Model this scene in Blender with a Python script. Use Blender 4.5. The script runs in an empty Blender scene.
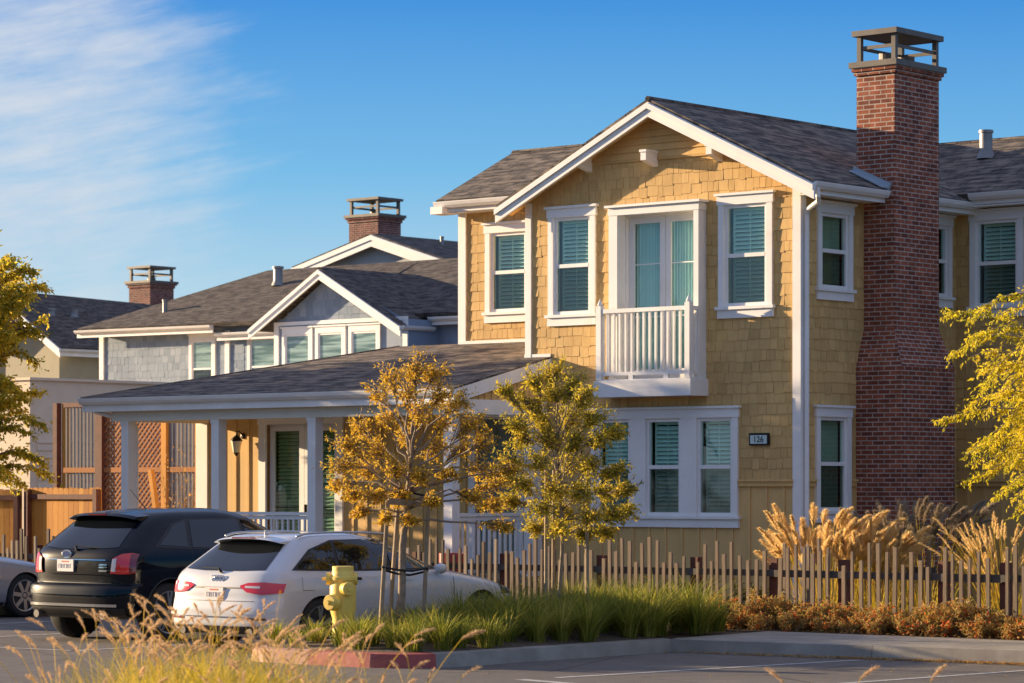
import bpy, bmesh, math, random
import numpy as np
from mathutils import Vector, Matrix
random.seed(11)
rnd = random.random
def ru(a, b): return a + (b - a) * random.random()
SC = bpy.context.scene
COL = SC.collection

# ------------------------------------------------------------------ camera frame (house axes: X along the front, Y into the lot)
FPX, HY, TH = 2993., 488., math.radians(40.2)
CR = (math.cos(TH), math.sin(TH)); CF = (-math.sin(TH), math.cos(TH))
CAM = (24.48, -35.349, 1.95)
def ray(x, y):
    a = (x - 512) / FPX; b = (HY - y) / FPX
    return (CF[0] + a * CR[0], CF[1] + a * CR[1], b)
def at(x, y, X=None, Y=None, Z=None, D=None):
    d = ray(x, y)
    if Y is not None: t = (Y - CAM[1]) / d[1]
    elif X is not None: t = (X - CAM[0]) / d[0]
    elif Z is not None: t = (Z - CAM[2]) / d[2]
    else: t = D
    return Vector((CAM[0] + t * d[0], CAM[1] + t * d[1], CAM[2] + t * d[2]))

# ------------------------------------------------------------------ mesh helper
WLOC = {}
class MB:
    def __init__(s): s.v = []; s.f = []; s.m = []
    def poly(s, pts, mi=0):
        n = len(s.v); s.v.extend([tuple(p) for p in pts]); s.f.append(tuple(range(n, n + len(pts)))); s.m.append(mi)
    def box(s, x0, x1, y0, y1, z0, z1, mi=0):
        n = len(s.v)
        s.v += [(x0,y0,z0),(x1,y0,z0),(x1,y1,z0),(x0,y1,z0),(x0,y0,z1),(x1,y0,z1),(x1,y1,z1),(x0,y1,z1)]
        for q in ((0,3,2,1),(4,5,6,7),(0,1,5,4),(1,2,6,5),(2,3,7,6),(3,0,4,7)):
            s.f.append(tuple(n + i for i in q)); s.m.append(mi)
    def hexa(s, b, t, mi=0):      # bottom 4 and top 4 corners
        n = len(s.v); s.v += [tuple(p) for p in b] + [tuple(p) for p in t]
        for q in ((0,3,2,1),(4,5,6,7),(0,1,5,4),(1,2,6,5),(2,3,7,6),(3,0,4,7)):
            s.f.append(tuple(n + i for i in q)); s.m.append(mi)
    def bar(s, p, q, w, h, up=(0,0,1), mi=0):     # rectangular bar from p to q
        p = Vector(p); q = Vector(q); d = (q - p).normalized(); upv = Vector(up)
        sd = d.cross(upv)
        if sd.length < 1e-4: sd = d.cross(Vector((1,0,0)))
        sd.normalize(); u = sd.cross(d).normalized()
        a = sd * w / 2; b = u * h / 2
        s.hexa([p-a-b, p+a-b, p+a+b, p-a+b], [q-a-b, q+a-b, q+a+b, q-a+b], mi)
    def tube(s, pts, rads, n=8, mi=0, cap=True):
        pts = [Vector(p) for p in pts]; base = len(s.v); prev = None
        for i, p in enumerate(pts):
            d = (pts[min(i+1, len(pts)-1)] - pts[max(i-1, 0)]).normalized()
            if prev is None:
                sd = d.cross(Vector((0.31,0.17,1))) if abs(d.z) < .95 else d.cross(Vector((1,0,0)))
            else: sd = prev - d * prev.dot(d)
            sd.normalize(); prev = sd; u = d.cross(sd)
            for k in range(n):
                a = 2 * math.pi * k / n
                s.v.append(tuple(p + (sd * math.cos(a) + u * math.sin(a)) * rads[i]))
        for i in range(len(pts) - 1):
            for k in range(n):
                a = base + i*n + k; b = base + i*n + (k+1) % n
                s.f.append((a, b, b + n, a + n)); s.m.append(mi)
        if cap:
            s.f.append(tuple(base + k for k in range(n))[::-1]); s.m.append(mi)
            e = base + (len(pts)-1)*n
            s.f.append(tuple(e + k for k in range(n))); s.m.append(mi)
    def lathe(s, prof, o, axis=(0,0,1), n=24, mi=0):   # prof: (radius, height along axis)
        o = Vector(o); ax = Vector(axis).normalized()
        pts = [o + ax * h for r, h in prof]
        sd = ax.cross(Vector((1,0,0)));
        if sd.length < .1: sd = ax.cross(Vector((0,1,0)))
        sd.normalize(); u = ax.cross(sd); base = len(s.v)
        for (r, h), p in zip(prof, pts):
            for k in range(n):
                a = 2*math.pi*k/n; s.v.append(tuple(p + (sd*math.cos(a) + u*math.sin(a)) * r))
        for i in range(len(prof)-1):
            for k in range(n):
                a = base+i*n+k; b = base+i*n+(k+1) % n
                s.f.append((a, b, b+n, a+n)); s.m.append(mi)
        s.f.append(tuple(base+k for k in range(n))[::-1]); s.m.append(mi)
        e = base+(len(prof)-1)*n; s.f.append(tuple(e+k for k in range(n))); s.m.append(mi)
    def plate(s, pts, thick, nrm, mi=0):     # polygon given a thickness along -nrm
        pts = [Vector(p) for p in pts]; nv = Vector(nrm).normalized() * thick
        top = pts; bot = [p - nv for p in pts]; n = len(pts)
        s.poly(top, mi); s.poly(bot[::-1], mi)
        for i in range(n):
            j = (i+1) % n; s.poly([top[i], bot[i], bot[j], top[j]], mi)
    def build(s, name, mats, parent=None, smooth=False, uv=True, auto=None, fixn=True):
        me = bpy.data.meshes.new(name)
        o = WLOC.get(parent.name, Vector((0,0,0))) if parent else Vector((0,0,0))
        V = np.array(s.v, dtype=float).reshape(-1, 3)
        me.from_pydata((V - np.array(o)).tolist(), [], s.f)
        if not isinstance(mats, (list, tuple)): mats = [mats]
        for m in mats: me.materials.append(m)
        if len(mats) > 1: me.polygons.foreach_set('material_index', s.m)
        if fixn and len(s.f) < 60000:
            bm = bmesh.new(); bm.from_mesh(me); bmesh.ops.recalc_face_normals(bm, faces=bm.faces); bm.to_mesh(me); bm.free()
        if smooth:
            me.polygons.foreach_set('use_smooth', [True]*len(me.polygons))
            if auto is not None: me.set_sharp_from_angle(angle=math.radians(auto))
        if uv: box_uv(me, o)
        me.update()
        ob = bpy.data.objects.new(name, me); COL.objects.link(ob)
        if parent: ob.parent = parent; WLOC[ob.name] = o
        return ob
def box_uv(me, o):
    uvl = me.uv_layers.new(name='UVMap'); n = len(me.loops)
    dat = np.zeros(n*2)
    vs = [v.co + o for v in me.vertices]
    for p in me.polygons:
        nn = p.normal
        if abs(nn.z) > .985: u = Vector((1,0,0)); v = Vector((0,1,0))
        else:
            u = Vector((-nn.y, nn.x, 0)).normalized(); v = nn.cross(u)
        for li in p.loop_indices:
            c = vs[me.loops[li].vertex_index]; dat[2*li] = c.dot(u); dat[2*li+1] = c.dot(v)
    uvl.data.foreach_set('uv', dat)

def tag(o, label=None, cat=None, group=None, kind=None):
    if label: o['label'] = label
    if cat: o['category'] = cat
    if group: o['group'] = group
    if kind: o['kind'] = kind
    return o
def thing(name, label, cat, loc=(0,0,0), group=None):
    o = bpy.data.objects.new(name, None); COL.objects.link(o); o.location = loc; o.empty_display_size = .2
    WLOC[o.name] = Vector(loc)
    return tag(o, label, cat, group)
def structure(o): o['kind'] = 'structure'; return o
def copy_tree(o, parent=None):
    c = o.copy(); COL.objects.link(c)
    if parent: c.parent = parent
    for ch in o.children: copy_tree(ch, c)
    return c

# ------------------------------------------------------------------ materials
def nm(name):
    m = bpy.data.materials.new(name); m.use_nodes = True
    nt = m.node_tree; b = nt.nodes['Principled BSDF']
    return m, nt, b
def N(nt, t, **kw):
    n = nt.nodes.new(t)
    for k, v in kw.items():
        if k.startswith('i_'): n.inputs[k[2:].replace('_', ' ')].default_value = v
        else: setattr(n, k, v)
    return n
def ramp(nt, fac, stops, interp='LINEAR'):
    r = nt.nodes.new('ShaderNodeValToRGB'); r.color_ramp.interpolation = interp
    e = r.color_ramp.elements
    while len(e) < len(stops): e.new(.5)
    for q, (p, c) in zip(e, stops): q.position = p; q.color = (*c, 1)
    nt.links.new(fac, r.inputs[0]); return r.outputs[0]
def mixc(nt, fac, a, b, mode='MIX'):
    m = nt.nodes.new('ShaderNodeMix'); m.data_type = 'RGBA'; m.blend_type = mode
    for sock, val in ((m.inputs[0], fac), (m.inputs[6], a), (m.inputs[7], b)):
        if hasattr(val, 'is_output'): nt.links.new(val, sock)
        elif isinstance(val, (int, float)): sock.default_value = val
        else: sock.default_value = (*val, 1)
    return m.outputs[2]
def coords(nt, kind='Object', scale=None):
    t = nt.nodes.new('ShaderNodeTexCoord'); out = t.outputs[kind]
    if scale is not None:
        mp = nt.nodes.new('ShaderNodeMapping'); mp.inputs['Scale'].default_value = scale
        nt.links.new(out, mp.inputs[0]); out = mp.outputs[0]
    return out
def noise(nt, vec, scale, detail=4, rough=.55):
    n = N(nt, 'ShaderNodeTexNoise'); n.inputs['Scale'].default_value = scale; n.inputs['Detail'].default_value = detail; n.inputs['Roughness'].default_value = rough
    if vec is not None: nt.links.new(vec, n.inputs['Vector'])
    return n.outputs[0]
def bump(nt, b, h, strength, dist):
    bp = N(nt, 'ShaderNodeBump'); bp.inputs['Strength'].default_value = strength; bp.inputs['Distance'].default_value = dist
    nt.links.new(h, bp.inputs['Height']); nt.links.new(bp.outputs[0], b.inputs['Normal'])
def paint(name, col, rough=.55, var=.12, scale=3., dirt=None, bumpy=.05, metal=0., coat=0., spec=.5, fine=60.):
    m, nt, b = nm(name); v = coords(nt)
    n1 = noise(nt, v, scale, 5)
    lo = tuple(c*(1-var) for c in col); hi = tuple(min(1, c*(1+var*.6)) for c in col)
    c = ramp(nt, n1, [(.3, lo), (.7, hi)])
    if dirt:
        n2 = noise(nt, v, scale*.35, 6, .7)
        r = nt.nodes.new('ShaderNodeMapRange'); r.inputs[1].default_value = .55; r.inputs[2].default_value = .8
        nt.links.new(n2, r.inputs[0]); c = mixc(nt, r.outputs[0], c, dirt)
    nt.links.new(c, b.inputs['Base Color'])
    b.inputs['Roughness'].default_value = rough; b.inputs['Metallic'].default_value = metal
    b.inputs['Specular IOR Level'].default_value = spec
    if coat: b.inputs['Coat Weight'].default_value = coat; b.inputs['Coat Roughness'].default_value = .03
    if bumpy: bump(nt, b, noise(nt, v, fine, 3), bumpy, .01)
    return m
def island_paint(name, stops, rough=.75, extra=None, bumpy=.25):     # one tone per shingle / board
    m, nt, b = nm(name)
    g = N(nt, 'ShaderNodeNewGeometry'); c = ramp(nt, g.outputs['Random Per Island'], stops)
    v = coords(nt, 'Object', (1, 1, .25)); n1 = noise(nt, v, 22., 4)
    c = mixc(nt, .22, c, mixc(nt, 1., c, ramp(nt, n1, [(.3, (.45,.45,.45)), (.7, (1,1,1))]), 'MULTIPLY'))
    n2 = noise(nt, coords(nt), .9, 5, .65)
    c = mixc(nt, .6, c, mixc(nt, 1., c, ramp(nt, n2, [(.33, (.68,.68,.70)), (.66, (1.08,1.05,1.0))]), 'MULTIPLY'))
    nt.links.new(c, b.inputs['Base Color']); b.inputs['Roughness'].default_value = rough; b.inputs['Specular IOR Level'].default_value = .25
    if bumpy: bump(nt, b, n1, bumpy, .006)
    return m
def leafmat(name, stops, trans=.35, rough=.55, hue_noise=None):
    m, nt, b = nm(name); out = nt.nodes['Material Output']
    g = N(nt, 'ShaderNodeNewGeometry')
    fac = g.outputs['Random Per Island']
    if hue_noise:
        n1 = noise(nt, coords(nt), hue_noise, 3)
        mm = N(nt, 'ShaderNodeMath', operation='MULTIPLY_ADD'); nt.links.new(fac, mm.inputs[0]); mm.inputs[1].default_value = .85
        m2 = N(nt, 'ShaderNodeMath', operation='MULTIPLY_ADD'); nt.links.new(n1, m2.inputs[0]); m2.inputs[1].default_value = 1.1; m2.inputs[2].default_value = -.47
        nt.links.new(m2.outputs[0], mm.inputs[2]); fac = mm.outputs[0]
    c = ramp(nt, fac, stops)
    nt.links.new(c, b.inputs['Base Color']); b.inputs['Roughness'].default_value = rough; b.inputs['Specular IOR Level'].default_value = .3
    t = N(nt, 'ShaderNodeBsdfTranslucent'); nt.links.new(c, t.inputs[0])
    mx = N(nt, 'ShaderNodeMixShader'); mx.inputs[0].default_value = trans
    nt.links.new(b.outputs[0], mx.inputs[1]); nt.links.new(t.outputs[0], mx.inputs[2]); nt.links.new(mx.outputs[0], out.inputs[0])
    return m
def glass(name, tint, refl=.12, rough=.02, ior=1.5):
    m, nt, b = nm(name); out = nt.nodes['Material Output']; nt.nodes.remove(b)
    t = N(nt, 'ShaderNodeBsdfTransparent'); t.inputs[0].default_value = (*tint, 1)
    g = N(nt, 'ShaderNodeBsdfGlossy'); g.inputs['Roughness'].default_value = rough; g.inputs[0].default_value = (.9,.97,1,1)
    fr = N(nt, 'ShaderNodeFresnel'); fr.inputs[0].default_value = ior
    a = N(nt, 'ShaderNodeMath', operation='ADD'); nt.links.new(fr.outputs[0], a.inputs[0]); a.inputs[1].default_value = refl
    bp = N(nt, 'ShaderNodeBump'); bp.inputs['Strength'].default_value = .12; bp.inputs['Distance'].default_value = .03
    nt.links.new(noise(nt, coords(nt), 1.8, 1), bp.inputs['Height']); nt.links.new(bp.outputs[0], g.inputs['Normal'])
    ge = N(nt, 'ShaderNodeNewGeometry'); fb = N(nt, 'ShaderNodeMath', operation='SUBTRACT'); fb.inputs[0].default_value = 1.; nt.links.new(ge.outputs['Backfacing'], fb.inputs[1])
    ml = N(nt, 'ShaderNodeMath', operation='MULTIPLY'); nt.links.new(a.outputs[0], ml.inputs[0]); nt.links.new(fb.outputs[0], ml.inputs[1]); a = ml
    mx = N(nt, 'ShaderNodeMixShader'); nt.links.new(a.outputs[0], mx.inputs[0]); nt.links.new(t.outputs[0], mx.inputs[1]); nt.links.new(g.outputs[0], mx.inputs[2])
    nt.links.new(mx.outputs[0], out.inputs[0]); return m
def brickmat(name, c1, c2, mortar, bw=.2, bh=.0677, ms=.009):
    m, nt, b = nm(name); uv = coords(nt, 'UV')
    bt = N(nt, 'ShaderNodeTexBrick'); nt.links.new(uv, bt.inputs['Vector'])
    bt.inputs['Scale'].default_value = 1.; bt.inputs['Brick Width'].default_value = bw; bt.inputs['Row Height'].default_value = bh
    bt.inputs['Mortar Size'].default_value = ms; bt.inputs['Mortar Smooth'].default_value = .2; bt.inputs['Bias'].default_value = -.05
    bt.inputs['Color1'].default_value = (*c1, 1); bt.inputs['Color2'].default_value = (*c2, 1); bt.inputs['Mortar'].default_value = (*mortar, 1)
    n1 = noise(nt, uv, 4., 5, .6); n2 = noise(nt, coords(nt), .8, 5, .7)
    c = mixc(nt, .6, bt.outputs[0], mixc(nt, 1., bt.outputs[0], ramp(nt, n1, [(.32, (.45,.42,.42)), (.68, (1.35,1.25,1.2))]), 'MULTIPLY'))
    r = nt.nodes.new('ShaderNodeMapRange'); r.inputs[1].default_value = .6; r.inputs[2].default_value = .78; r.inputs[4].default_value = .35
    nt.links.new(n2, r.inputs[0]); c = mixc(nt, r.outputs[0], c, (.42,.36,.34))
    nt.links.new(c, b.inputs['Base Color']); b.inputs['Roughness'].default_value = .85; b.inputs['Specular IOR Level'].default_value = .2
    inv = N(nt, 'ShaderNodeMath', operation='MULTIPLY_ADD'); nt.links.new(bt.outputs['Fac'], inv.inputs[0]); inv.inputs[1].default_value = -1.; 
    nt.links.new(n1, inv.inputs[2]); bump(nt, b, inv.outputs[0], .7, .008)
    return m
def roofmat(name, c1, c2, c3):
    m, nt, b = nm(name); uv = coords(nt, 'UV')
    bt = N(nt, 'ShaderNodeTexBrick'); nt.links.new(uv, bt.inputs['Vector'])
    bt.offset = .37; bt.offset_frequency = 2; bt.squash = .7; bt.squash_frequency = 3
    for k, v in (('Scale', 1.), ('Brick Width', .26), ('Row Height', .145), ('Mortar Size', .010), ('Mortar Smooth', .3), ('Bias', 0.)): bt.inputs[k].default_value = v
    bt.inputs['Color1'].default_value = (*c1, 1); bt.inputs['Color2'].default_value = (*c2, 1); bt.inputs['Mortar'].default_value = (*[x*.45 for x in c1], 1)
    mp = N(nt, 'ShaderNodeMapping'); mp.inputs['Scale'].default_value = (1.6, 5.5, 1); nt.links.new(uv, mp.inputs[0])
    n1 = noise(nt, mp.outputs[0], 1.3, 4, .6)
    c = mixc(nt, ramp(nt, n1, [(.45, (0,0,0)), (.62, (.75,.75,.75))]), bt.outputs[0], c3)
    n2 = noise(nt, uv, 90., 2); c = mixc(nt, .5, c, mixc(nt, 1., c, ramp(nt, n2, [(.3, (.55,.55,.55)), (.7, (1.4,1.4,1.4))]), 'MULTIPLY'))
    nt.links.new(c, b.inputs['Base Color']); b.inputs['Roughness'].default_value = .9; b.inputs['Specular IOR Level'].default_value = .2
    h = N(nt, 'ShaderNodeMath', operation='MULTIPLY_ADD'); nt.links.new(bt.outputs['Fac'], h.inputs[0]); h.inputs[1].default_value = -1.; nt.links.new(n1, h.inputs[2])
    bump(nt, b, h.outputs[0], .9, .02); return m
def simple(name, col, rough=.5, metal=0., coat=0., spec=.5, emit=None):
    m, nt, b = nm(name); b.inputs['Base Color'].default_value = (*col, 1); b.inputs['Roughness'].default_value = rough
    b.inputs['Metallic'].default_value = metal; b.inputs['Specular IOR Level'].default_value = spec
    if coat: b.inputs['Coat Weight'].default_value = coat; b.inputs['Coat Roughness'].default_value = .02
    return m

YEL = [(0, (.57,.365,.14)), (.4, (.66,.43,.17)), (.75, (.70,.46,.185)), (1, (.60,.385,.15))]
M = {}
M['shingle'] = island_paint('cedar_shingle_yellow', YEL)
M['board'] = paint('board_yellow', (.66,.43,.17), .7, .08, 2., bumpy=.08, spec=.25)
M['trim'] = paint('white_trim', (.78,.76,.73), .45, .05, 2.5, dirt=(.66,.62,.56), bumpy=.04)
M['gutter'] = paint('gutter_white', (.72,.70,.67), .4, .05, 2.5, dirt=(.6,.56,.5), bumpy=.02)
M['ceiling'] = paint('porch_ceiling', (.70,.64,.52), .7, .05)
M['roof'] = roofmat('asphalt_shingle', (.05,.044,.041), (.145,.122,.103), (.275,.22,.168))
M['brick'] = brickmat('chimney_brick', (.33,.105,.055), (.16,.05,.034), (.44,.36,.31))
M['glass'] = glass('window_glass', (.80,.93,.90), .05)
M['glass_low'] = glass('screened_glass', (.60,.70,.67), .04, .05)
M['shutter'] = paint('shutter_white', (.86,.86,.80), .5, .04, bumpy=0)
M['curtain'] = paint('curtain', (.78,.84,.83), .85, .05, bumpy=0)
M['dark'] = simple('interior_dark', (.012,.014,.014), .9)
M['metal_dark'] = paint('cap_metal', (.13,.115,.10), .55, .2, 6., metal=.3, bumpy=.05)
M['flash'] = paint('flashing', (.42,.47,.52), .45, .1, metal=.6)
M['pipe'] = paint('galvanised_pipe', (.25,.245,.235), .5, .15, 8., metal=.5)
M['black_metal'] = simple('lantern_black', (.018,.015,.012), .45, .4)
M['lamp_glass'] = simple('lamp_glass', (.72,.64,.46), .25)
M['green_shutter'] = paint('green_shutter', (.42,.46,.28), .6, .05, bumpy=0)
M['olive_blind'] = paint('olive_blind', (.36,.36,.25), .8, .1, bumpy=0)
M['door'] = paint('door_green_grey', (.16,.19,.165), .5, .06)
M['asphalt'] = None
M['white_line'] = paint('road_paint', (.46,.45,.42), .8, .25, 9., dirt=(.25,.24,.23), bumpy=.2)
M['concrete'] = paint('concrete', (.31,.28,.235), .9, .25, 2.6, dirt=(.20,.175,.145), bumpy=.4)
M['red_kerb'] = paint('red_kerb', (.36,.075,.065), .75, .25, 5., dirt=(.44,.24,.2), bumpy=.25)
M['pink_kerb'] = paint('faded_red_kerb', (.47,.25,.19), .8, .2, 6., dirt=(.5,.36,.28), bumpy=.25)
M['soil'] = paint('mulch', (.10,.07,.045), .95, .5, 14., dirt=(.16,.11,.07), bumpy=1., fine=25.)
M['cedar'] = island_paint('cedar_boards', [(0, (.50,.21,.04)), (.5, (.66,.30,.055)), (1, (.74,.37,.08))], .75)
M['lattice'] = island_paint('lattice_wood', [(0, (.36,.145,.05)), (1, (.50,.22,.08))], .8)
M['redwood'] = paint('redwood_post', (.125,.038,.022), .75, .3, 6., bumpy=.2)
M['grey_slat'] = island_paint('grey_slats', [(0, (.16,.14,.13)), (1, (.26,.23,.21))], .8)
M['picket'] = island_paint('weathered_picket', [(0, (.13,.095,.065)), (.45, (.22,.165,.115)), (.8, (.31,.24,.17)), (1, (.40,.32,.23))], .85, bumpy=.5)
M['rail'] = paint('dark_rail', (.085,.07,.06), .8, .3, 8., bumpy=.3)
M['stake'] = paint('stake_wood', (.33,.25,.16), .85, .25, 9., bumpy=.3)
M['bark'] = paint('bark', (.30,.23,.16), .9, .35, 18., dirt=(.16,.12,.08), bumpy=.6)
M['rubber'] = simple('tyre_rubber', (.018,.017,.016), .8)
M['black_plastic'] = simple('black_plastic', (.012,.012,.013), .45)
M['strap'] = simple('strap_black', (.012,.012,.012), .7)
M['white_paint'] = simple('car_white', (.56,.565,.575), .3, 0., .9)
M['navy_paint'] = simple('car_black_blue', (.003,.0042,.008), .35, .0, .5, .05)
M['silver_paint'] = simple('car_silver', (.42,.44,.47), .32, .55, .8)
M['car_glass'] = simple('car_glass', (.006,.008,.010), .03, 0., .0, .7)
M['chrome'] = simple('chrome', (.75,.75,.74), .12, 1.)
M['alloy'] = simple('alloy_rim', (.5,.5,.5), .3, .8)
M['tail'] = simple('tail_red', (.62,.016,.012), .12, 0., 1.)
M['tail_dark'] = simple('tail_dark_red', (.16,.006,.006), .12, 0., 1.)
M['tail_white'] = simple('tail_white', (.6,.56,.54), .12, 0., 1.)
M['plate'] = simple('plate_white', (.66,.62,.60), .5)
M['plate_ink'] = simple('plate_ink', (.06,.07,.16), .6)
M['plate_red'] = simple('plate_red', (.5,.08,.07), .6)
M['hydrant'] = paint('hydrant_yellow', (.82,.58,.11), .5, .12, 7., dirt=(.50,.30,.07), bumpy=.15, fine=30.)
M['blue_shingle'] = island_paint('blue_shingle', [(0, (.22,.28,.36)), (.5, (.27,.335,.42)), (1, (.32,.38,.46))])
M['blue_board'] = paint('blue_board', (.215,.27,.355), .7, .08)
M['grey_siding'] = paint('pale_siding', (.40,.41,.42), .7, .06)
M['olive_wall'] = paint('olive_wall', (.36,.31,.20), .75, .08)
M['beige'] = paint('beige_stucco', (.76,.62,.45), .85, .08, 2., bumpy=.25)
M['brick_far'] = brickmat('far_brick', (.24,.085,.06), (.15,.055,.042), (.33,.28,.25))
M['roof_far'] = roofmat('far_shingle', (.05,.043,.04), (.11,.092,.08), (.17,.14,.115))
M['blind'] = paint('pale_blind', (.50,.58,.56), .8, .05)

def asphalt():
    m, nt, b = nm('asphalt'); v = coords(nt)
    n1 = noise(nt, v, .35, 6, .7); n2 = noise(nt, v, 140., 2, .6); n3 = noise(nt, v, 4., 5, .7)
    c = ramp(nt, n1, [(.3, (.12,.105,.092)), (.7, (.20,.178,.155))])
    c = mixc(nt, .6, c, mixc(nt, 1., c, ramp(nt, n2, [(.35, (.5,.5,.5)), (.7, (1.5,1.45,1.4))]), 'MULTIPLY'))
    c = mixc(nt, .35, c, mixc(nt, 1., c, ramp(nt, n3, [(.35, (.6,.6,.6)), (.65, (1.15,1.15,1.15))]), 'MULTIPLY'))
    vo = N(nt, 'ShaderNodeTexVoronoi', feature='DISTANCE_TO_EDGE'); vo.inputs['Scale'].default_value = .28
    wv = mixc(nt, .12, v, N(nt, 'ShaderNodeTexNoise').outputs[1]); nt.links.new(wv, vo.inputs['Vector'])
    cr = ramp(nt, vo.outputs[0], [(0, (.35,.35,.35)), (.006, (1,1,1))]); c = mixc(nt, 1., c, cr, 'MULTIPLY')
    nt.links.new(c, b.inputs['Base Color']); b.inputs['Roughness'].default_value = .85; b.inputs['Specular IOR Level'].default_value = .3
    bump(nt, b, n2, .5, .01); return m
M['asphalt'] = asphalt()

# ------------------------------------------------------------------ ground
g = MB(); g.poly([(-600,-500,0),(600,-500,0),(600,900,0),(-600,900,0)]); structure(g.build('parking_lot', M['asphalt']))
WX = 2.95      # where the sidewalk kerb meets the island
g = MB(); g.box(-60, 40, -4.95, 90, -.1, .17); structure(g.build('garden_soil', M['soil']))
g = MB()
g.hexa([(-60,-5.25,-.05),(.22,-5.25,-.05),(.22,-4.95,-.05),(-60,-4.95,-.05)], [(-60,-5.25,.156),(.22,-5.25,.156),(.22,-4.95,.156),(-60,-4.95,.156)])
def kerbline(x): return -6.95 + .115*(x-2.95)
xs = [2.95, 5.6, 8.4, 14, 24]
for a, b in zip(xs[:-1], xs[1:]):
    g.hexa([(a+.006,kerbline(a)+.16,-.05),(b-.006,kerbline(b)+.16,-.05),(b-.006,-4.95,-.05),(a+.006,-4.95,-.05)],
           [(a+.006,kerbline(a)+.16,.16),(b-.006,kerbline(b)+.16,.16),(b-.006,-4.95,.175),(a+.006,-4.95,.175)])
structure(g.build('sidewalk', M['concrete']))
g = MB()
for a, b in zip(xs[:-1], xs[1:]):
    x = a
    while x < b - .01:
        e = min(x + 2.8, b)
        g.hexa([(x+.004,kerbline(x)-.03,-.05),(e-.004,kerbline(e)-.03,-.05),(e-.004,kerbline(e)+.155,-.05),(x+.004,kerbline(x)+.155,-.05)],
               [(x+.004,kerbline(x),.152),(e-.004,kerbline(e),.152),(e-.004,kerbline(e)+.155,.164),(x+.004,kerbline(x)+.155,.164)])
        x = e
structure(g.build('kerb', M['concrete']))
# planting island: kerb ring with rounded corners
IX0, IX1, IY0 = .12, 2.95, -11.55
def island_ring(off):
    pts = []; r = .75 - off
    pts.append((IX0+off, -5.0))
    for k in range(9):
        a = math.pi + k/8*math.pi/2; pts.append((IX0+.75+r*math.cos(a), IY0+.75+r*math.sin(a)))
    for k in range(9):
        a = 1.5*math.pi + k/8*math.pi/2; pts.append((IX1-.75+r*math.cos(a), IY0+.75+r*math.sin(a)))
    pts.append((IX1-off, -6.9)); return pts
o_, i_, b_ = island_ring(0), island_ring(.155), island_ring(-.03)
gr, rd, pk = MB(), MB(), MB()
for k in range(len(o_)-1):
    p, q = o_[k], o_[k+1]
    tgt = gr if (k == 0 or k >= 16) else (pk if k < 9 else rd)
    if 9 == k:    # the straight south side: faded left part, red right part
        s_ = .42
        mid = [tuple(np.array(a[k])*(1-s_)+np.array(a[k+1])*s_) for a in (o_, i_, b_)]
        for t2, (A, B) in ((pk, ((o_[k],i_[k],b_[k]), mid)), (rd, (mid, (o_[k+1],i_[k+1],b_[k+1])))):
            t2.hexa([(*A[2],-.05),(*B[2],-.05),(*B[1],-.05),(*A[1],-.05)], [(*A[0],.15),(*B[0],.15),(*B[1],.16),(*A[1],.16)])
        continue
    tgt.hexa([(*b_[k],-.05),(*b_[k+1],-.05),(*i_[k+1],-.05),(*i_[k],-.05)], [(*p,.15),(*q,.15),(*i_[k+1],.16),(*i_[k],.16)])
structure(gr.build('island_kerb', M['concrete'])); structure(rd.build('red_kerb', M['red_kerb'])); structure(pk.build('faded_red_kerb', M['pink_kerb']))
g = MB(); n_ = 14
ins = island_ring(.15)
g.poly([(*p, .15) for p in ins] + [(IX1-.15,-4.95,.15)])
for k in range(len(ins)-1):
    a, b = ins[k], ins[k+1]
    ca, cb = ((a[0]-1.5)*.6+1.5, (a[1]+8)*.75-8), ((b[0]-1.5)*.6+1.5, (b[1]+8)*.75-8)
    g.poly([(*a,.155),(*b,.155),(*cb,.23),(*ca,.23)])
g.poly([((p[0]-1.5)*.6+1.5,(p[1]+8)*.75-8,.23) for p in ins])
structure(g.build('island_soil', M['soil']))
g = MB()
def stripe(p, q, w=.1):
    p = Vector((*p, .004)); q = Vector((*q, .004)); d = (q-p).normalized(); s = Vector((-d.y, d.x, 0))*w/2
    g.poly([p-s, q-s, q+s, p+s])
stripe((5.0,-11.6), (5.62,-6.9)); stripe((7.6,-11.8), (8.1,-6.9)); stripe((10.4,-11.8), (10.8,-6.7))
stripe((-2.65,-11.4), (-2.65,-5.6)); stripe((-5.95,-11.4), (-5.95,-5.6)); stripe((-8.9,-11.4), (-8.9,-5.6))
stripe((6.1,-12.3), (4.9,-12.05), .14); stripe((-6.5,-11.6),(-2.4,-11.35), .08)
structure(g.build('parking_stripes', M['white_line']))

# ------------------------------------------------------------------ wall frames
class Face:           # a wall plane: origin, horizontal direction u, outward normal n
    def __init__(s, o, u, n): s.o = Vector(o); s.u = Vector(u); s.n = Vector(n)
    def p(s, u, n, z): return s.o + s.u*u + s.n*n + Vector((0,0,z))
    def box(s, mb, u0, u1, n0, n1, z0, z1, mi=0):
        mb.hexa([s.p(u0,n1,z0), s.p(u1,n1,z0), s.p(u1,n0,z0), s.p(u0,n0,z0)], [s.p(u0,n1,z1), s.p(u1,n1,z1), s.p(u1,n0,z1), s.p(u0,n0,z1)], mi)
FRONT = Face((0,0,0), (1,0,0), (0,-1,0)); SIDE = Face((0,0,0), (0,1,0), (1,0,0))
BAY = Face((0,1.45,0), (1,0,0), (0,-1,0)); WING = Face((0,4.2,0), (1,0,0), (0,-1,0))

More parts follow.
